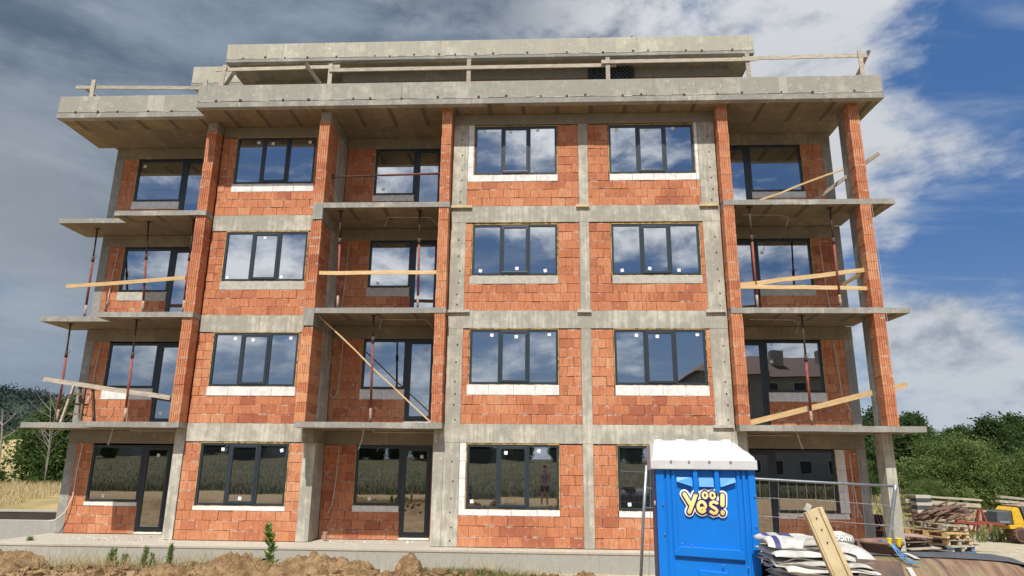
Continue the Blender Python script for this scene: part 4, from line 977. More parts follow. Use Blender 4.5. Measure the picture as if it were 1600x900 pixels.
# ================================================================== FENCE PANEL
fn = thing('fence_panel', 'galvanised wire-mesh fence panel behind the blue toilet', 'fence', (2.8, -7.37, 0))
MB().tube([(1.07, -7.37, 1.91), (1.00, -7.37, 1.2), (.90, -7.37, -.02)], .021, 10).build('post', 'galv', fn, smooth=True)
MB().tube([(4.45, -7.37, 1.69), (4.43, -7.37, 1.6), (4.18, -7.37, .6), (4.05, -7.37, -.1)], .026, 10).build('post', 'galv', fn, smooth=True)
TR = [(1.07, -7.37, 1.86), (1.8, -7.37, 1.80), (2.49, -7.37, 1.745), (3.4, -7.37, 1.705), (4.45, -7.37, 1.665)]
MB().tube(TR, .019, 10).build('top_rail', 'galv', fn, smooth=True)
def tz(x):
    for a, b in zip(TR, TR[1:]):
        if x <= b[0]: return a[2]+(b[2]-a[2])*(x-a[0])/(b[0]-a[0])
    return TR[-1][2]
mb = MB()
for k in range(27):
    x = 1.12+k*.125; xb = x-.10-.10*(x-1)/3.4
    mb.tube([(x, -7.37, tz(x)), (x-.02+.015*math.sin(k*3), -7.355, tz(x)-.7), (xb, -7.37, tz(x)-1.75)], .0028, 4)
for q in range(1, 8):
    mb.tube([(x-.02*q, -7.367+.008*math.sin(q+x*2), tz(min(x, 4.45))-.25*q+.012*math.sin(x*2.1+q)) for x in np.linspace(1.07, 4.42, 12)], .0034, 4)
tag(mb.build('mesh_wire', 'galv', fn), kind='stuff')

# ================================================================== TANK, BAGS AND LITTER ON THE RIGHT
tk = thing('steel_tank', 'long rusty and mossy steel tank lying on its side in the right foreground', 'tank', (3.3, -10.3, 0))
TY, TZ, TR_ = -10.05, .53, .56
prof = [(1.9, TR_)]+[(x, TR_) for x in np.linspace(2.1, 3.75, 8)]+[(3.95, TR_*.985), (4.10, TR_*.94), (4.22, TR_*.85), (4.30, TR_*.68), (4.35, TR_*.4), (4.36, TR_*.05)]
def ringset(mb_, prof_, extra=0, a0=0, a1=360, n=48):
    vs = []; k = n+1
    for x, r_ in prof_:
        for j in range(k): a = R(a0+(a1-a0)*j/n); vs.append((x, TY+(r_+extra)*math.cos(a), TZ+(r_+extra)*math.sin(a)))
    mb_.add(vs, [(i*k+j, i*k+j+1, (i+1)*k+j+1, (i+1)*k+j) for i in range(len(prof_)-1) for j in range(n)])
mb = MB(); ringset(mb, prof); mb.build('shell', 'tank', tk, smooth=True)
mb = MB(); rn = random.Random(2); vs = []; k = 41
for i, (x, r_) in enumerate(prof):
    a1 = 102+12*max(0, (x-2.6)/1.7)+rn.uniform(-1, 1)
    for j in range(k): a = R(-30+(a1+30)*j/(k-1)); vs.append((x+(.05 if i > 8 else 0), TY+(r_+.012)*math.cos(a), TZ+(r_+.012)*math.sin(a)))
mb.add(vs, [(i*k+j, i*k+j+1, (i+1)*k+j+1, (i+1)*k+j) for i in range(len(prof)-1) for j in range(k-1)]); mb.build('bitumen_coat', 'bitumen', tk, smooth=True)
for x in (2.75, 3.35): 
    mb = MB(); ringset(mb, [(x, TR_), (x+.03, TR_)], .004, 0, 200); mb.build('weld_seam', 'rust_plate', tk)
for x, a0, a1, sk_ in ((3.10, 98, 112, .05), (2.84, 124, 146, .0), (3.0, 125, 147, .0)):
    mb = MB(); vs = []
    for j in range(7):
        a = R(a0+(a1-a0)*j/6); s = sk_*(1-j/6)
        for dx in (0, .05): vs.append((x+dx-s+(.05 if sk_ else 0), TY+(TR_+.018)*math.cos(a), TZ+(TR_+.018)*math.sin(a)))
    mb.add(vs, [(2*j, 2*j+1, 2*j+3, 2*j+2) for j in range(6)]); mb.build('white_strap', 'tarp_white', tk)
pl = tag(MB().obox((2.69, -10.62, .80), (.42, .012, .60), Euler((R(-24), R(3), R(2))).to_matrix()).build('rusty_plate', 'rust_plate', bevel=.003), 'square brown rusty steel plate leaning on the tank beside the folded bags', 'plate')
# pan with gloves and rope
pn = thing('rusty_pan', 'shallow round rusty steel pan lying on top of the tank', 'pan', (3.02, -9.85, 1.10))
mb = MB(); prof2 = [(.02, 1.085), (.235, 1.085), (.262, 1.16), (.285, 1.205), (.312, 1.208), (.318, 1.19), (.295, 1.178), (.272, 1.15), (.245, 1.075), (.02, 1.072)]; n = 40; vs = []
for r_, z in prof2:
    for j in range(n): a = 2*math.pi*j/n; vs.append((3.02+r_*.74*math.cos(a)-.07, -9.98+r_*.74*math.sin(a), z+.008*math.sin(a*2)-.01))
mb.add(vs, [(i*n+j, i*n+(j+1) % n, (i+1)*n+(j+1) % n, (i+1)*n+j) for i in range(len(prof2)-1) for j in range(n)]+[tuple(range(n))]); mb.build('dish', 'rust_bare', pn, smooth=True)
mb = MB().beam((2.73, -10.05, 1.205), (2.74, -10.07, 1.11), .045, .03, (0, 1, 0)); mb.build('lug', 'rust_bare', pn)
for k, (x, sc, lb) in enumerate(((2.96, .9, 'smaller yellow plastic cup on the left of the rusty pan rim'), (3.05, 1.05, 'larger yellow plastic cup on the right of the rusty pan rim'))):
    mb = MB(); mb.tube([(x, -10.19, 1.165), (x+.002, -10.195, 1.19), (x+.004, -10.20, 1.235)], [.017*sc, .021*sc, .027*sc], 14); mb.tube([(x+.004, -10.20, 1.234), (x+.004, -10.20, 1.240)], .029*sc, 14)
    tag(mb.build('yellow_cup', 'yellow_plastic', smooth=False), lb, 'cup')
mb = MB(); rn = random.Random(4)
for k in range(5):
    x = 2.93+k*.008
    pts = [(2.92+k*.008, -10.04, 1.195+.003*k), (x+.02, -10.19, 1.205), (x+.04, -10.24, 1.16), (x+.065+rn.uniform(-.01, .02), -10.28, 1.10), (x+.09+rn.uniform(-.01, .03), -10.33+rn.uniform(-.02, .02), 1.06), (x+.14+rn.uniform(-.02, .05), -10.38, 1.035)]
    mb.tube(pts, .0036, 6)
tag(mb.build('blue_rope', 'rope_blue', smooth=True), 'bundle of thin blue rope hanging over the rim of the rusty pan', 'rope')

# folded bags
def folded(cx, cy, cz, wx, wy, th, seed, mat, label, rot=0, stripes=False, droop=0.0, name='folded_bag', sag=0):
    cx = -.357+(cx+.357)*1.11+.12; cy += .62; cz = 1.91-(1.87-cz)*1.11; wx *= 1.04; th *= 1.15
    rn = random.Random(seed); nx_, nt = 44, 26; vs = []; o = (rn.uniform(0, 50), rn.uniform(0, 50), rn.uniform(0, 50)); fs = []; mi = []
    ny_ = 18
    # closed pillow: top sheet and bottom sheet meeting in rounded folds
    def pt(u, v, s):
        x = u*wx/2; y = v*wy/2; ru = max(0, 1-abs(u)**8); rv_ = max(0, 1-abs(v)**5); h = th/2*(ru*rv_)**.45
        w1 = mnoise.noise(Vector((x*3.1+o[0], y*3.5+o[1], s*.4)))*.05*min(1, th*9); w2 = mnoise.noise(Vector((x*6+o[1], y*5+o[2], s)))*.014
        z = cz+s*h+w1+w2*s-droop*max(0, u)**2*1.0-droop*.8*max(0, -v)**3+sag*u
        xx = x+.03*mnoise.noise(Vector((y*4+o[2], s, cz*9))); yy = y+.035*mnoise.noise(Vector((x*3.2+o[0], s, cz*7)))
        c, si = math.cos(rot), math.sin(rot); return (cx+xx*c-yy*si, cy+xx*si+yy*c, z)
    for s in (1, -1):
        b0 = len(vs)
        for j in range(ny_+1):
            for i in range(nx_+1):
                u = math.sin(math.pi/2*(2*i/nx_-1)); v = math.sin(math.pi/2*(2*j/ny_-1)); vs.append(pt(u, v, s))
        for j in range(ny_):
            for i in range(nx_):
                a = b0+j*(nx_+1)+i; q = (a, a+1, a+nx_+2, a+nx_+1); fs.append(q if s > 0 else q[::-1])
                u = 2*(i+.5)/nx_-1; m_ = 0
                if stripes and s > 0 and (.0 < (u+.62) < .10 or -.30 < u < -.10 and j > ny_*.55 or .12 < u < .62 and j > ny_*.62): m_ = 1
                mi.append(m_)
    mb = MB(); mb.v = vs; mb.f = fs; mb.m = mi; mb.t = [0]*len(fs)
    ob = mb.build(name, (mat, 'tarp_navy'), None, smooth=True)
    bm2 = bmesh.new(); bm2.from_mesh(ob.data); bmesh.ops.remove_doubles(bm2, verts=bm2.verts, dist=.0008); bm2.to_mesh(ob.data); bm2.free()
    return tag(ob, label, 'bag', 'folded construction bags')
lab = ['white woven bag folded flat at the very bottom of the pile beside the toilet', 'grey-white folded bag second from the bottom of the pile', 'creased off-white folded bag in the lower middle of the pile', 'off-white folded bag in the middle of the pile, its fold drooping to the left',
       'pale folded bag just under the striped one', 'white bag with navy stripes draped over the top of the pile']
zz = .86
folded(1.87, -10.9, .90, .74, .62, .075, 1, 'tarp', lab[0], .03)
folded(1.88, -10.88, .965, .80, .62, .07, 2, 'tarp', lab[1], -.04)
folded(1.87, -10.9, 1.03, .82, .62, .08, 3, 'tarp_white', lab[2], .05, droop=.02)
folded(1.84, -10.88, 1.095, .84, .62, .075, 4, 'tarp', lab[3], -.02, droop=.03)
folded(1.82, -10.86, 1.155, .82, .60, .075, 5, 'tarp_white', lab[4], .04, droop=.05)
folded(1.79, -10.80, 1.225, .76, .62, .08, 6, 'tarp_white', lab[5], -.06, stripes=True, droop=.05, sag=-.015)
folded(2.14, -10.86, 1.15, .32, .56, .12, 8, 'tarp_white', 'crumpled white bag slumped over the right end of the pile', .3, droop=.12)
folded(1.86, -11.05, 1.235, .30, .22, .05, 12, 'tarp', 'small grey crumpled sheet lying on the striped bag', -.3, droop=.03)
cr = thing('bag_crate', 'dark slatted crate carrying the pile of folded bags', 'crate', (1.87, -10.9, 0))
for x in (1.52, 2.20):
    for y in (-11.14, -10.66): MB().box(x-.04, x+.04, y-.04, y+.04, -.05, .86).build('post', 'wood_dark', cr)
for z in (.3, .55, .80): MB().box(1.48, 2.24, -11.16, -11.14, z-.04, z+.04).build('slat', 'wood_dark', cr); MB().box(1.48, 2.24, -10.66, -10.64, z-.04, z+.04).build('slat', 'wood_dark', cr)
MB().box(1.5, 2.22, -11.13, -10.67, .82, .85).build('deck', 'wood_dark', cr)
gb = thing('printed_bag', 'small grey plastic bag with white printed figures behind the leaning beam', 'bag', (2.42, -10.1, 1.2))
mb = MB(); mb.tube([(2.38, -10.1, 1.225), (2.42, -10.1, 1.23), (2.54, -10.1, 1.225), (2.64, -10.1, 1.20), (2.67, -10.1, 1.19)], [.03, .06, .068, .055, .02], 16); mb.build('bag_body', 'mortar_grey', gb, smooth=True)
def text(txt, size, loc, rot, mat, parent, name='lettering', ext=.002):
    cu = bpy.data.curves.new(name, 'FONT'); cu.body = txt; cu.size = size; cu.extrude = ext; cu.align_x = 'CENTER'; cu.align_y = 'CENTER'
    tmp = bpy.data.objects.new('tmp', cu); COL.objects.link(tmp); bpy.context.view_layer.update()
    me = bpy.data.meshes.new_from_object(tmp); bpy.data.objects.remove(tmp); me.materials.clear(); me.materials.append(MATS[mat]); me.name = name
    o = link(name, me, parent, False, Vector(loc)-wloc(parent)); o.rotation_euler = rot; return o
text('95m', .085, (2.545, -10.172, 1.235), (R(80), R(4), 0), 'logo_white', gb)
tag(MB().tube([(2.66+.09*math.cos(a), -10.0+.09*math.sin(a), 1.10) for a in np.linspace(0, 6.283, 25)], .035, 10).build('rubber_ring', 'dark_rubber', smooth=True), 'black rubber ring between the bags and the rusty pan', 'ring')
cr.location = (2.16, -10.28, -.13)
# leaning formwork beam
fb = thing('formwork_beam', 'pale yellow timber formwork beam leaning steeply in front of the folded bags', 'beam', (2.0, -11.75, .3))
A_, B_ = Vector((1.785, -11.50, 1.565)), Vector((2.32, -11.62, -.05)); dd = (B_-A_).normalized(); 
MB().beam(A_, B_, .115, .022, (.25, -1, 0)).build('web', 'wood_form', fb, bevel=.003)
off = Vector((.060, .012, .014)); MB().beam(A_+off+dd*.0, B_+off, .035, .05, (.25, -1, 0)).build('flange', 'wood_form', fb, bevel=.004)
off = Vector((-.062, .0, -.014)); MB().beam(A_+off+dd*.01, B_+off, .02, .035, (.25, -1, 0)).build('flange', 'wood_form', fb, bevel=.004)
MB().obox(A_+Vector((-.035, -.005, .012)), (.035, .03, .06), Euler((0, .5, 0)).to_matrix()).build('end_cap', 'tarp_white', fb)
for t in (.07, .16, .26): MB().cyl(A_+dd*t+Vector((0, -.015, 0)), .006, .01, 8, 'Y').build('nail_hole', 'rust_hole', fb)

# ================================================================== STACKS BEHIND, ON THE RIGHT
def pallet_proto(mats, label, loc, rot, grp='wooden pallets stacked right of the building'):
    t = thing('pallet', label, 'pallet', loc, rot, grp); me = {}
    for j, y in enumerate((.05, .225, .40, .575, .75)): MB().box(0, 1.2, y-.045, y+.045, .122, .144).build('top_board', mats[0], t, world=False)
    for x in (.05, .6, 1.15): MB().box(x-.07, x+.07, 0, .8, .100, .122).build('cross_board', mats[0], t, world=False)
    for x in (.07, .6, 1.13):
        for k, y in enumerate((.05, .4, .75)): MB().box(x-.07, x+.07, y-.05, y+.05, .022, .100).build('block', mats[1 if k != 1 else 0], t, world=False)
    for y in (.05, .4, .75): MB().box(0, 1.2, y-.05, y+.05, 0, .022).build('bottom_board', mats[0], t, world=False)
    return t
PT = R(110)
for k, (m, lb, dz_, rr, dx_, dy_, tl_) in enumerate(((('paint_blue', 'wood_dark'), 'blue-painted pallet at the bottom of the pallet stack', 0, 0, 0, 0, 0), (('wood_grey', 'paint_blue'), 'pallet with one blue block, second from the bottom of the stack', .15, 2, .0, .02, 0),
        (('wood_grey', 'wood_new'), 'pallet with yellowish blocks in the middle of the stack', .30, -3, -.02, .04, 0), (('wood_new', 'wood_new'), 'newer yellow pallet second from the top of the stack', .45, 4, -.1, .02, 1.5), (('wood_grey', 'wood_grey'), 'weathered grey pallet tilted on top of the stack', .62, -2, -.12, 0, 3))):
    pallet_proto(m, lb, (10.62+dx_, 1.75+dy_, -.24+dz_), (R(tl_), R(-tl_*.5), PT+R(rr)))
t = pallet_proto(('wood_grey', 'wood_dark'), 'lone pallet half hidden behind the right corner column', (9.45, 3.6, -.1), (0, R(4), R(100)))
t = pallet_proto(('wood_grey', 'wood_new'), 'grey pallet lying left of the main pallet stack', (9.9, 2.8, .20), (R(2), 0, R(95)))
# pile of rusty tubes on top of the pallets
rn = random.Random(21)
for k in range(26):
    f = k/26; x0 = 9.45+rn.uniform(-.1, .35)+.3*f; x1 = 10.35+rn.uniform(-.15, .35); z = .60+.26*rn.random()*(.3+.7*math.sin(math.pi*min(.95, f+.1)))
    a = Vector((x0, 1.85+rn.uniform(0, .9), z-.06)); b = Vector((x1+.15, 2.0+rn.uniform(-.1, .8), z+.20+rn.uniform(-.05, .08)))
    if k % 6 == 5: a, b = Vector((x1-.35, 1.75, .58+rn.random()*.1)), Vector((x1+.45, 2.3, .84+rn.random()*.1))
    o = MB().tube([a, b], rn.choice((.02, .024, .03)), 8).build('rusty_tube', 'rust_bare', smooth=True)
    tag(o, 'one of the bare rusty steel tubes heaped on the pallets', 'tube', 'rusty tubes heaped on the pallets')
# red steel trestle legs
for k, (x, lb) in enumerate(((11.3, 'left one of the two red steel trestles behind the pallets'), (11.85, 'right one of the two red steel trestles behind the pallets'))):
    g = thing('red_trestle', lb, 'trestle', (x, 3.4, -.1))
    for a, b in (((x-.16, 3.4, .28), (x+.02, 3.45, .86)), ((x+.20, 3.4, .28), (x+.06, 3.45, .86)), ((x-.05, 3.8, .2), (x+.02, 3.5, .84))): MB().beam(a, b, .04, .04, (0, 1, 0)).build('leg', 'frame_red', g)
    MB().beam((x-.1, 3.42, .52), (x+.55, 3.3, .45), .05, .06).build('cross_bar', 'frame_red', g)
# timber stack
for r_ in range(6):
    for c in range(5):
        L = 1.75+rn.uniform(-.15, .15); x = 11.05+rn.uniform(-.06, .10); y = 5.2+c*.21; z = .20+r_*.165
        z -= .0
        o = MB().obox((x+L/2, y, z+.07-r_*.004), (L, .19, .05 if r_ % 2 else .12), Euler((0, R(3.2+rn.uniform(-.5, .5)), rn.uniform(-.02, .02))).to_matrix()).build('timber_plank', rn.choice(('wood_grey', 'wood_grey', 'rust_pale')))
        tag(o, 'one of the long grey planks stacked behind the heap of rusty tubes', 'plank', 'planks stacked in front of the bushes')
g = thing('slab_bundle', 'bundle of grey slats at the left end of the plank stack', 'bundle', (10.9, 5.0, .2))
for q in range(6): MB().box(10.85, 11.3, 4.8, 5.15, .55+q*.105, .64+q*.105).build('slat', 'mortar_grey' if q % 2 else 'bitumen', g)
# sheets lying at the foot of the corner column
for k, (x, y, z, m, lb, rx, sz) in enumerate(((8.62, .9, .34, 'pink_board', 'pinkish formwork sheet lying on top beside the corner column', R(2), (.75, .6, .025)), (8.60, .9, .20, 'wood_dark', 'dark brown sheet under the pinkish one', R(-2), (.7, .6, .03)), (8.72, .8, .07, 'wood_grey', 'grey sheet at the bottom beside the corner column', R(1), (.8, .6, .03)))):
    tag(MB().obox((x, y, z), sz, Euler((rx, R(4 if k == 0 else -2), .15)).to_matrix()).build('formwork_sheet', m, bevel=.004), lb, 'sheet', 'sheets beside the corner column')
g = thing('block_pile', 'dark block of rubble carrying the loose sheets beside the corner column', 'rubble', (8.7, 1.0, -.2))
for q in range(14): MB().obox((8.45+rn.random()*.6, .8+rn.random()*.5, -.12+rn.random()*.3), (.2, .16, .10), Euler((rn.random(), rn.random(), rn.random()*3)).to_matrix()).build('rubble_piece', rn.choice(('wood_dark', 'concrete_grey')), g)
for q in range(4): tag(MB().obox((9.30+.09*q, 4.3, .22), (.02, .7, .85), Euler((0, R(-14-q*2), .1)).to_matrix()).build('leaning_sheet', 'maroon'), 'dark maroon sheet leaning behind the right corner column', 'sheet', 'maroon sheets leaning behind the corner column')
# ================================================================== TRENCH ROLLER
ro = thing('trench_roller', 'yellow and grey trench roller with rusty padded drums at the right edge', 'roller', (14.9, 6.6, -.2))
ro_shift = .22
def rb_(x0, x1, y0, y1, z0, z1, nm, m, bv=.02): return MB().box(x0, x1, y0, y1, z0, z1).build(nm, m, ro, bevel=bv)
rb_(14.12, 16.1, 6.2, 7.1, .12, .24, 'chassis', 'machine_yellow')
MB().prism([(13.78, .26), (14.25, .26), (14.25, .66), (13.82, .64)], 6.25, 7.05).build('rear_hood', 'machine_grey', ro, bevel=.02)
MB().prism([(14.28, .24), (14.62, .24), (14.50, .76), (14.40, .79), (14.27, .68)], 6.22, 7.08).build('hood_band', 'machine_yellow', ro, bevel=.015)
MB().prism([(14.66, .26), (15.45, .26), (15.45, .80), (14.55, .80)], 6.21, 7.09).build('side_panel', 'machine_grey', ro, bevel=.015)
rb_(14.5, 16.0, 6.25, 7.05, .80, .84, 'top_cover', 'rust_pale'); MB().prism([(15.48, .26), (16.1, .26), (15.95, .75), (15.48, .78)], 6.22, 7.08).build('front_hood', 'machine_grey', ro, bevel=.02)
for x in (14.42, 15.42):
    MB().cyl((x, 6.4, -.04), .215, .55, 28, 'Y').build('drum', 'rust_bare', ro, smooth=False)
    MB().cyl((x, 6.12, -.04), .15, .02, 24, 'Y').build('drum_hub', 'rust_dark', ro)
    mb = MB()
    for q in range(14):
        a = 2*math.pi*q/14
        for yy in (6.2, 6.38, 6.56): mb.obox((x+.22*math.cos(a), yy, -.04+.22*math.sin(a)), (.02, .10, .05), Euler((0, -a, 0)).to_matrix())
    tag(mb.build('drum_pad', 'rust_bare', ro), kind='stuff')
text('RAMMAX', .15, (15.03, 6.20, .56), (R(90), 0, 0), 'machine_yellow', ro)
MB().box(13.86, 14.16, 6.235, 6.26, .30, .36).build('plate', 'galv', ro); 
for q, (x, z) in enumerate(((14.95, .90), (15.3, .88), (15.0, 1.05))): tag(MB().obox((x+.9, 8.4, z-.05), (.9, .2, .08), Euler((0, R(5), .1)).to_matrix()).build('loose_board', 'wood_grey'), ('lowest', 'rightmost', 'topmost')[q]+' of the three pale loose boards behind the trench roller', 'board', 'loose boards behind the trench roller')

ro.location.x += ro_shift
# ================================================================== EARTH HEAPS, WEEDS AND GRASS
def heap(cx, cy, rx, ry, h, seed, label, pw=2.0, base=None):
    rn = random.Random(seed); o = rn.uniform(0, 90); n = 72; m_ = 30; vs = []; b = float(gz(cx, cy))-.12
    for j in range(m_+1):
        t = j/m_
        for i in range(n):
            a = 2*math.pi*i/n; rr = 1+.22*mnoise.noise(Vector((math.cos(a)*1.6+o, math.sin(a)*1.6, 1)))
            x = cx+rx*t*rr*math.cos(a); y = cy+ry*t*rr*math.sin(a); e = (1-t**pw)
            q = Vector((x*2.3+o, y*2.3, 0)); nz = mnoise.fractal(q*1.4, 1.0, 2.1, 5)*.22*h+abs(mnoise.noise(q*3.5))*.12*h
            q2 = Vector((x*11+o, y*11, t*4)); vd = mnoise.voronoi(Vector((x*7+o, y*7, t*2)))[0]; nz += mnoise.noise(q2)*.03+mnoise.noise(q2*2.3)*.02+(.5-min(1, vd[0]*1.6))*.10*min(1, h/.15)+(.08 if vd[1]-vd[0] > .12 else 0)*.35
            vs.append((x+mnoise.noise(q2+Vector((5, 5, 5)))*.03, y+mnoise.noise(q2+Vector((9, 1, 5)))*.03, b+(h+.12)*e+nz*(1-t**3)))
    fs = [(j*n+i, j*n+(i+1) % n, (j+1)*n+(i+1) % n, (j+1)*n+i) for j in range(m_) for i in range(n)]
    mb = MB().add(vs, fs); return tag(mb.build('earth_heap', 'clay', smooth=True), label, 'earth heap', 'clay heaps in front of the building')
heap(-8.15, -7.8, 1.15, .8, .16, 1, 'flat-topped clay heap at the left edge of the picture', 6)
heap(-4.42, -7.8, .75, .6, .17, 2, 'pointed clay heap left of the tall weed', 1.4)
heap(-3.42, -7.75, .85, .6, .19, 3, 'broad clay heap below the middle loggia', 2.6); heap(-2.78, -7.9, .32, .3, .12, 4, 'small clay clod at the right end of the broad heap', 2.5)
heap(-2.13, -7.8, .22, .22, .24, 5, 'narrow steep clay lump standing apart', 4)
heap(.20, -7.8, .36, .3, .06, 6, 'low clay hump near the fence post', 2); heap(-5.3, -7.9, .5, .4, .05, 7, 'low clay hump between the small weeds and the pointed heap', 2)
rng = np.random.RandomState(31)
mb = MB()
for q in range(1500):
    x = 1.2-10.2*rng.rand()**.8; y = -7.9+rng.normal()*.6; s = abs(rng.normal())*.022+.008; z = float(gz(x, y)); mb.obox((x, y, z+s*.2), (s*2, s*1.7, s*1.3), Euler(tuple(rng.rand(3)*3)).to_matrix())
tag(mb.build('clod', 'clay'), 'loose clay clods scattered between the heaps', 'clods', kind='stuff')
def weed(x, y, h, seed, label, n=90, lw=.07, lean=.0):
    rng = np.random.RandomState(seed); z = float(gz(x, y))-.03; t = thing('weed', label, 'plant', (x, y, z), group='green weeds in front of the plinth wall')
    ns = 1 if n > 80 else 2
    mb = MB(); mb.tube([(0, 0, 0), (lean*.3+.01, 0, h*.5), (lean, .01, h)], [.007, .005, .002], 6); mb.build('stem', 'leaf_weed', t, world=False)
    f = rng.rand(n)**.85; zc = f*h; a = rng.rand(n)*6.283; ln = 1.35*lw*(1.0-f*.45)*(0.7+.6*rng.rand(n)); up_ = .35+.8*rng.rand(n)
    bx = lean*f*f; C = np.stack([bx, 0*bx, zc], 1); d = np.stack([np.cos(a), np.sin(a), up_], 1); d /= np.linalg.norm(d, axis=1)[:, None]
    s = np.stack([-np.sin(a), np.cos(a), 0*a], 1)*ln[:, None]*.17; T = C+d*ln[:, None]; M = C+d*ln[:, None]*.5
    V = np.stack([C, M+s, T, M-s], 1).reshape(-1, 3); link('foliage', npmesh('foliage', V, np.arange(4*n).reshape(n, 4), 'leaf_weed', rng.rand(n)), t, False, (0, 0, 0))
weed(-4.08, -7.62, .60, 1, 'tallest green weed, standing alone left of the broad clay heap', 150, .13, -.06)
weed(-6.28, -7.6, .30, 2, 'bushy green weed at the left of the row of three', 260, .09); weed(-6.10, -7.6, .22, 3, 'short bushy weed right beside the leftmost one', 200, .08)
weed(-5.86, -7.55, .31, 4, 'slim green weed in the middle of the row', 240, .07, .02); weed(-5.72, -7.6, .22, 5, 'small weed close right of the slim one', 160, .06); weed(-5.50, -7.55, .34, 6, 'upright green weed at the right end of the row', 280, .065)
weed(-13.05, .0, .28, 7, 'little dark green plant growing at the foot of the left corner column', 150, .12)
def grass(name, label, boxes, mat, h, lean, wd, seed, kind='stuff'):
    rng = np.random.RandomState(seed); X = []; Y = []
    for cx, cy, sx, sy, n in boxes: X.append(rng.normal(cx, sx, n)); Y.append(rng.normal(cy, sy, n))
    V, F, tone = blades(np.concatenate(X), np.concatenate(Y), h, lean, wd, rng); o = link(name, npmesh(name, V, F, mat, tone)); return tag(o, label, 'grass', kind=kind)
grass('dry_grass', 'wispy straw-coloured grass on the clay bank', [(-6.6, -7.5, .7, .35, 1500), (-5.6, -7.4, .9, .3, 700), (-4.6, -7.4, .5, .3, 220), (-1.2, -7.4, .6, .3, 380), (-7.6, -7.2, .4, .3, 260), (.4, -7.5, .3, .3, 90)], 'straw', .22, .8, .0022, 1)
grass('tall_dry_grass', 'tall thin dry stalks standing against the plinth wall', [(-6.9, -7.3, .5, .3, 90), (-1.3, -7.2, .5, .25, 70), (-5.2, -7.2, .9, .25, 50), (-2.6, -7.2, .4, .2, 16)], 'straw', .42, .5, .0022, 2)
grass('green_grass', 'low green grass right of the steep clay lump', [(-1.25, -7.7, .38, .25, 2200), (-5.9, -7.7, .6, .25, 700), (-.55, -7.7, .3, .2, 260)], 'grass_green', .10, .7, .003, 3)
# dry meadow in the west and in the east, green tufts near the stacks
rng = np.random.RandomState(8)
def meadow(n, x0, x1, y0, y1, p=1.6):
    Yv = y0+(y1-y0)*rng.rand(n)**p; Xv = x0+(x1-x0)*rng.rand(n); return Xv, Yv
X, Y = meadow(26000, 0, 1, 8, 75); X = -14.5-(Y+17)*(.35+.42*rng.rand(len(X)))+1
V, F, tone = blades(X, Y, .42, .6, .012, rng); tag(link('meadow_grass', npmesh('meadow_grass', V, F, 'straw', tone)), 'dry yellow meadow grass left of the building', 'grass', kind='stuff')
X, Y = meadow(9000, 0, 1, 6.5, 30); X = 9.5+(Y-6)*.1+(Y+17)*.55*rng.rand(len(X))
V, F, tone = blades(X, Y, .38, .6, .012, rng); tag(link('rough_grass', npmesh('rough_grass', V, F, 'grass_green', tone)), 'rough green grass behind the stacks and the roller', 'grass', kind='stuff')

# ================================================================== TREES
LB = [(0, 0, 4.2, 2.4, 2.2, 2.6), (-1.6, .3, 3.0, 1.8, 1.8, 2.2), (1.5, -.2, 2.8, 1.9, 1.8, 2.1), (0, -.8, 1.5, 2.8, 2.0, 1.5), (.6, 0, 5.6, 1.3, 1.3, 1.6)]
LW = [(0, 0, 2.2, 2.6, 2.2, 2.0), (-1.9, .3, 1.5, 1.7, 1.6, 1.5), (1.9, -.3, 1.4, 1.8, 1.6, 1.4), (.3, .2, 3.0, 1.6, 1.5, 1.2), (0, -.6, .8, 3.0, 1.6, .9)]
GB = 'green trees standing in the meadow on the left'
src1 = make_tree('broadleaf_tree', (-38.6, 36.6, .0), LB, 'leaf_bush', 380, 60, .14, 'dark leafy tree nearest the left corner of the building', 'tree', GB, 3, .42)
make_tree('broadleaf_tree', (-35.0, 39, 0), LB, 'leaf_bush', 0, 0, 0, 'leafy tree half hidden behind the left corner of the building', 'tree', GB, 0, rot=1.9, scale=1.15, src=src1)
make_tree('broadleaf_tree', (-45.5, 52, .1), LB, 'leaf_bush', 0, 0, 0, 'rounded green tree farther back at the left edge', 'tree', GB, 0, rot=3.9, scale=.75, src=src1)
make_tree('broadleaf_tree', (-52, 66, .1), LB, 'leaf_bush', 0, 0, 0, 'distant green tree left of the white dead trunk', 'tree', GB, 0, rot=.9, scale=.85, src=src1)
make_tree('broadleaf_tree', (-46, 66, .1), LB, 'leaf_bush', 0, 0, 0, 'distant green tree behind the white dead trunk', 'tree', GB, 0, rot=2.7, scale=.9, src=src1)
src2 = make_tree('green_bush', (-42.8, 34, 0), [(0, 0, .8, 1.3, 1.1, .9), (.8, .2, .6, .8, .8, .6)], 'leaf_bush', 110, 60, .12, 'low round bush at the left edge in the yellow grass', 'bush', None, 5, .28)
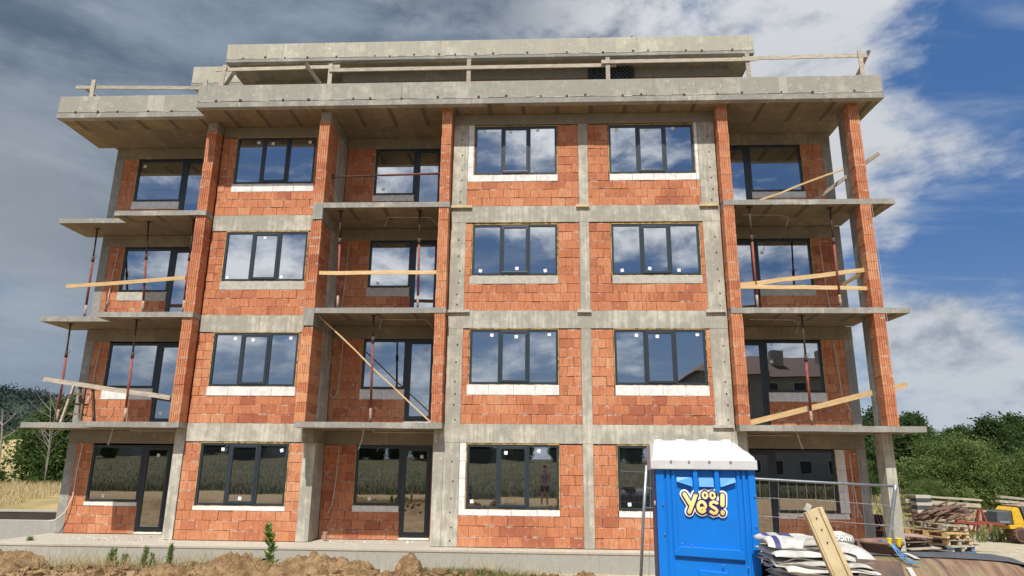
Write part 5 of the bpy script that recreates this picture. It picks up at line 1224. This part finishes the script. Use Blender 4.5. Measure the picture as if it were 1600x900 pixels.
def dead_tree(loc, h, seed, label, rr=.10, nb=9):
    rn = random.Random(seed); t = thing('dead_tree', label, 'tree', loc); mb = MB(); ln = rn.uniform(-.18, .18)
    P_ = [Vector((ln*h*k*k+rn.uniform(-.05, .05), 0, h*k)) for k in (0, .25, .5, .75, 1)]; mb.tube(P_, [rr, rr*.8, rr*.6, rr*.4, rr*.1], 8); mb.build('trunk', 'dead_wood', t, world=False, smooth=True)
    for q in range(nb):
        k = rn.uniform(.25, .9); s = Vector((ln*h*k*k, 0, h*k)); a = rn.uniform(0, 6.28); L = h*rn.uniform(.2, .42); e = s+Vector((math.cos(a)*L*.8, math.sin(a)*L*.6, L*rn.uniform(.4, .9))); m_ = s.lerp(e, .5)+Vector((0, 0, -L*.06))
        b = MB(); b.tube([s, m_, e], [rr*.42, rr*.28, rr*.06], 5)
        for w_ in range(4): f = rn.uniform(.3, .95); s2 = s.lerp(e, f); b.tube([s2, s2+Vector((rn.uniform(-1, 1), rn.uniform(-1, 1), rn.uniform(.2, 1)))*L*.3], [rr*.16, rr*.03], 4)
        b.build('branch', 'dead_wood', t, world=False)
dead_tree((-36.2, 27.6, 0), 5.2, 3, 'white forked dead tree at the left edge', .11, 5)
dead_tree((-34.3, 29.5, 0), 6.6, 8, 'grey bare dead tree with many twigs in front of the leafy tree', .04, 12)
dead_tree((-35.4, 31, 0), 7.2, 12, 'tall thin bare dead tree beside the leafy tree', .035, 12)
GE = 'light green willows right of the building'
w1 = make_tree('willow_bush', (20.6, 19.8, .1), LW, 'leaf_willow', 380, 110, .085, 'big light green willow right behind the plank stack', 'bush', GE, 7, .30, .35, scale=.86)
w2 = (w1[0].copy(), w1[1]); w2[0].materials[0] = MATS['leaf_bush']
wl_ = [((24.6, 19.4, .1), 2.2, .72, 0, 'light green willow behind the trench roller'), ((17.0, 24.0, .1), 4.1, .62, 1, 'small dark bush seen just right of the corner column'), ((29.0, 22, .1), .7, .80, 0, 'light green willow at the right edge of the picture'),
       ((26.5, 29, .1), 5.2, .80, 1, 'darker bush in the second row, above the trench roller'), ((13.6, 27.0, .1), 1.4, .62, 1, 'bush seen between the corner column and the loggia wall'), ((18.3, 18.3, .1), 3.3, .34, 0, 'low light bush at the foot of the big willow')]
for lc, ro_, sc_, k_, lb in wl_: make_tree('willow_bush', lc, LW, None, 0, 0, 0, lb, 'bush', GE, 0, rot=ro_, scale=sc_, src=(w1, w2)[k_])
LD = [(0, 0, 6.2, 2.6, 2.6, 3.0), (-1.7, .5, 4.6, 2.3, 2.0, 2.6), (1.8, -.5, 4.2, 2.3, 2.2, 2.6), (.4, .3, 8.2, 1.4, 1.4, 1.8), (0, 0, 2.4, 3.0, 2.6, 1.9)]
GD = 'dark trees of the wood on the right'
dk = make_tree('dark_tree', (38.0, 66, .2), LD, 'leaf_dark', 330, 60, .23, 'dark tree of the wood just right of the brick pier', 'tree', GD, 9, .55, scale=.85)
dk2 = make_tree('dark_tree', (44.5, 71, .2), LD, 'leaf_dark', 330, 60, .23, 'dark tree of the wood above the big willow', 'tree', GD, 19, .55, scale=.85)
rn = random.Random(77); spots = []
for row, (yy, n, x0, x1) in enumerate(((40, 9, 19, 44), (58, 11, 24, 62), (66, 13, 20, 72), (78, 14, 20, 86), (92, 14, 24, 100))):
    for q in range(n): spots.append((x0+(x1-x0)*(q+rn.uniform(.2, .8))/n, yy+rn.uniform(-3, 3), rn.uniform(.60, 1.0)*(.62+.10*row)))
for q, (x, y, sc_) in enumerate(spots): make_tree('dark_tree', (x, y, .2), LD, None, 0, 0, 0, 'one of the dark crowded trees that make up the wood on the right', 'tree', 'crowded trees inside the wood on the right', 0, rot=q*2.1, scale=sc_, src=dk if q % 2 else dk2)
# forest on the far hill
rng = np.random.RandomState(12); n = 5200
X = rng.uniform(-820, -120, n); Y = rng.uniform(380, 640, n); Z = hillz(X, Y); k = (Z > 8); X, Y, Z = X[k], Y[k], Z[k]; n = len(X)
C = np.repeat(np.stack([X, Y, Z+2.5], 1), 24, 0)+rng.normal(size=(n*24, 3))*np.array([3.0, 3.0, 2.4])
V, F = leaf_cards(C, 0.8, rng, .8); tag(link('hill_forest', npmesh('hill_forest', V, F, 'leaf_far', np.repeat(rng.rand(n), 24))), 'dark forest covering the far hill', 'forest', kind='stuff')
# scrub on the ochre slope
n = 650; X = rng.normal(-112, 50, n); Y = rng.normal(190, 40, n); Z = gz(X, Y); C = np.repeat(np.stack([X, Y, Z+.8], 1), 40, 0)+rng.normal(size=(n*40, 3))*np.array([1.3, 1.3, .8])
V, F = leaf_cards(C, .35, rng, .7); tag(link('scrub', npmesh('scrub', V, F, 'leaf_bush', np.repeat(rng.rand(n), 40))), 'scrub dotted over the ochre slope on the left', 'scrub', kind='stuff')

# ================================================================== BEHIND THE PHOTOGRAPHER (seen in the windows)
rng = np.random.RandomState(40); n = 60000
Yv = -26-(rng.rand(n)**1.8)*90; Xv = (rng.rand(n)*2-1)*(30+(-Yv)*.9)-8
V, F, tone = blades(Xv, Yv, .34, .35, .014, rng); tag(link('wheat', npmesh('wheat', V, F, 'wheat', tone)), 'wheat field facing the building, mirrored in the ground-floor windows', 'wheat', kind='stuff')
rn = random.Random(5)
for q in range(48):
    x = -190+q*5.2+rn.uniform(-2, 2); 
    if 18 < x < 50: continue
    make_tree('field_tree', (x, -118+rn.uniform(-8, 8), float(gz(x, -118))-.5), LD, None, 0, 0, 0, 'dark tree on the far edge of the wheat field, mirrored in the windows', 'tree', 'trees along the far edge of the wheat field', 0, rot=q*1.3, scale=rn.uniform(.5, .8), src=dk if q % 2 else dk2)
ab = thing('apartment_block', 'cream four-storey apartment block with a brown tiled roof mirrored in the right-hand windows', 'building', (32, -64, 0))
MB().box(17, 46, -72, -59, -.5, 12.0).build('wall', 'plaster', ab)
rf_ = MB(); rf_.add([(16.2, -73, 12), (46.8, -73, 12), (46.8, -58.2, 12), (16.2, -58.2, 12), (20.5, -65.5, 15.2), (42.5, -65.5, 15.2)], [(0, 1, 5, 4), (1, 2, 5), (2, 3, 4, 5), (3, 0, 4), (3, 2, 1, 0)]); rfo = rf_.build('roof', 'roof_tile', ab)
for x in (22, 27.5, 33, 38.5): MB().box(x-.7, x+.7, -63.5, -62.5, 12.8, 15.6).build('chimney', 'plaster', rfo)
for i in range(4):
    for j in range(9):
        x = 18.6+j*3.1; f = MB().box(x, x+1.4, -59.0, -58.94, 1.2+i*2.9, 2.7+i*2.9).build('window', 'tarp_white', ab); MB().box(x+.1, x+1.3, -58.935, -58.92, 1.3+i*2.9, 2.6+i*2.9).build('pane', 'dark_rubber', f)
for q, (x, y, s, lb) in enumerate(((-60, -125, 1, 'small red-roofed house left of the field trees'), (-12, -128, .9, 'low red-roofed house among the field trees, mirrored in the loggia'), (-95, -130, 1.2, 'wide red-roofed house at the far end of the wheat field'))):
    g = thing('house', lb, 'house', (x, y, 3)); z = 3.0
    MB().box(x-5*s, x+5*s, y-4, y+4, z-1, z+3.2*s).build('wall', 'plaster', g); r2 = MB(); r2.add([(x-5.6*s, y-4.6, z+3.2*s), (x+5.6*s, y-4.6, z+3.2*s), (x+5.6*s, y+4.6, z+3.2*s), (x-5.6*s, y+4.6, z+3.2*s), (x-4*s, y, z+5.2*s), (x+4*s, y, z+5.2*s)], [(0, 1, 5, 4), (1, 2, 5), (2, 3, 4, 5), (3, 0, 4), (3, 2, 1, 0)]); r2.build('roof', 'roof_tile', g)
# the photographer: one skinned figure holding a phone up
ps = thing('person', 'photographer in grey T-shirt and dark shorts holding a phone up, mirrored in the ground-floor window', 'person', (CX, -17.62, .05))
def skin_fig(name, verts, edges, radii, mat, parent, root=0):
    me = bpy.data.meshes.new(name); me.from_pydata(verts, edges, []); o = bpy.data.objects.new(name, me); COL.objects.link(o)
    o.modifiers.new('skin', 'SKIN'); 
    for i, r_ in enumerate(radii): me.skin_vertices[0].data[i].radius = (r_, r_); me.skin_vertices[0].data[i].use_root = (i == root)
    o.modifiers.new('sub', 'SUBSURF').levels = 2; o.modifiers['sub'].render_levels = 2
    bpy.context.view_layer.update(); dg = bpy.context.evaluated_depsgraph_get(); m2 = bpy.data.meshes.new_from_object(o.evaluated_get(dg)); bpy.data.objects.remove(o)
    m2.materials.clear(); m2.materials.append(MATS[mat]); m2.polygons.foreach_set('use_smooth', [True]*len(m2.polygons)); m2.name = name
    return link(name, m2, parent, False, (0, 0, 0))
vv = [(0, 0, .98), (0, 0, 1.15), (0, .01, 1.36), (0, .01, 1.50), (0, .02, 1.62), (0, .03, 1.74), (0, .03, 1.84),
      (.10, 0, .90), (.12, .02, .52), (.13, -.02, .10), (.13, .12, .04), (-.10, 0, .90), (-.12, .02, .52), (-.14, -.02, .10), (-.14, .12, .04),
      (.19, .01, 1.45), (.26, .06, 1.24), (.12, .24, 1.55), (.06, .27, 1.68), (-.19, .01, 1.45), (-.26, .06, 1.24), (-.12, .24, 1.55), (-.06, .27, 1.68)]
ee = [(0, 1), (1, 2), (2, 3), (3, 4), (4, 5), (5, 6), (0, 7), (7, 8), (8, 9), (9, 10), (0, 11), (11, 12), (12, 13), (13, 14), (2, 15), (15, 16), (16, 17), (17, 18), (2, 19), (19, 20), (20, 21), (21, 22)]
rr = [.14, .13, .16, .06, .08, .09, .06, .10, .06, .04, .035, .10, .06, .04, .035, .06, .042, .03, .035, .06, .042, .03, .035]
skin_fig('body', vv, ee, rr, 'skin', ps)
skin_fig('shirt', [(0, 0, 1.0), (0, 0, 1.15), (0, .01, 1.36), (0, .01, 1.46), (.19, .01, 1.46), (.25, .05, 1.30), (-.19, .01, 1.46), (-.25, .05, 1.30)], [(0, 1), (1, 2), (2, 3), (2, 4), (4, 5), (2, 6), (6, 7)], [.165, .155, .18, .09, .085, .075, .085, .075], 'shirt', ps)
skin_fig('shorts', [(0, 0, 1.0), (.11, 0, .86), (.125, .01, .58), (-.11, 0, .86), (-.125, .01, .58)], [(0, 1), (1, 2), (0, 3), (3, 4)], [.16, .12, .105, .12, .105], 'shorts', ps)
skin_fig('hair', [(0, .0, 1.80), (0, -.02, 1.86), (0, .03, 1.90)], [(0, 1), (1, 2)], [.09, .10, .05], 'hair', ps)
hd = MB()
for s in (-1, 1):
    for q in range(5): hd.tube([(s*.055, .27, 1.70+q*.018), (s*.03, .285, 1.74+q*.012), (s*.012*(1 if q else 2), .275, 1.76+q*.012)], .009, 6)
hd.build('fingers', 'skin', ps, world=False)
ph = thing('phone', 'dark phone held up by the photographer', 'phone', (CX, -17.40, CZ)); MB().box(CX-.08, CX+.08, -17.42, -17.405, CZ-.04, CZ+.04).build('phone_body', 'dark_rubber', ph)
# a dark parked car beside the photographer, just outside the frame
ca = thing('parked_car', 'dark parked hatchback whose side shows mirrored in the ground-floor windows', 'car', (-5.9, -17.6, .05), (0, 0, R(90)))
pf = [(-2.05, .30), (-2.1, .62), (-1.95, .86), (-1.15, .96), (-.55, 1.40), (.75, 1.44), (1.55, 1.05), (1.95, .98), (2.05, .60), (2.0, .30)]
mb = MB(); mb.prism([(x-5.9, z+.05) for x, z in pf], -18.45, -16.75); mb.build('body', 'car_paint', ca, bevel=.06)
mb = MB(); mb.prism([(x-5.9, z+.05) for x, z in [(-1.0, .98), (-.5, 1.34), (.7, 1.38), (1.35, 1.04)]], -18.46, -16.74); mb.build('window_band', 'glass', ca)
for x in (-7.2, -4.6):
    for y in (-18.4, -16.82): wh = MB().cyl((x, y, .36), .31, .2, 28, 'Y').build('wheel', 'dark_rubber', ca); MB().cyl((x, y, .36), .19, .215, 20, 'Y').build('rim', 'galv', wh)
for y in (-18.1, -17.1): MB().box(-3.90, -3.86, y-.2, y+.2, .68, .82).build('headlight', 'tarp_white', ca)
ca.location = (-5.1, -18.9, .05)
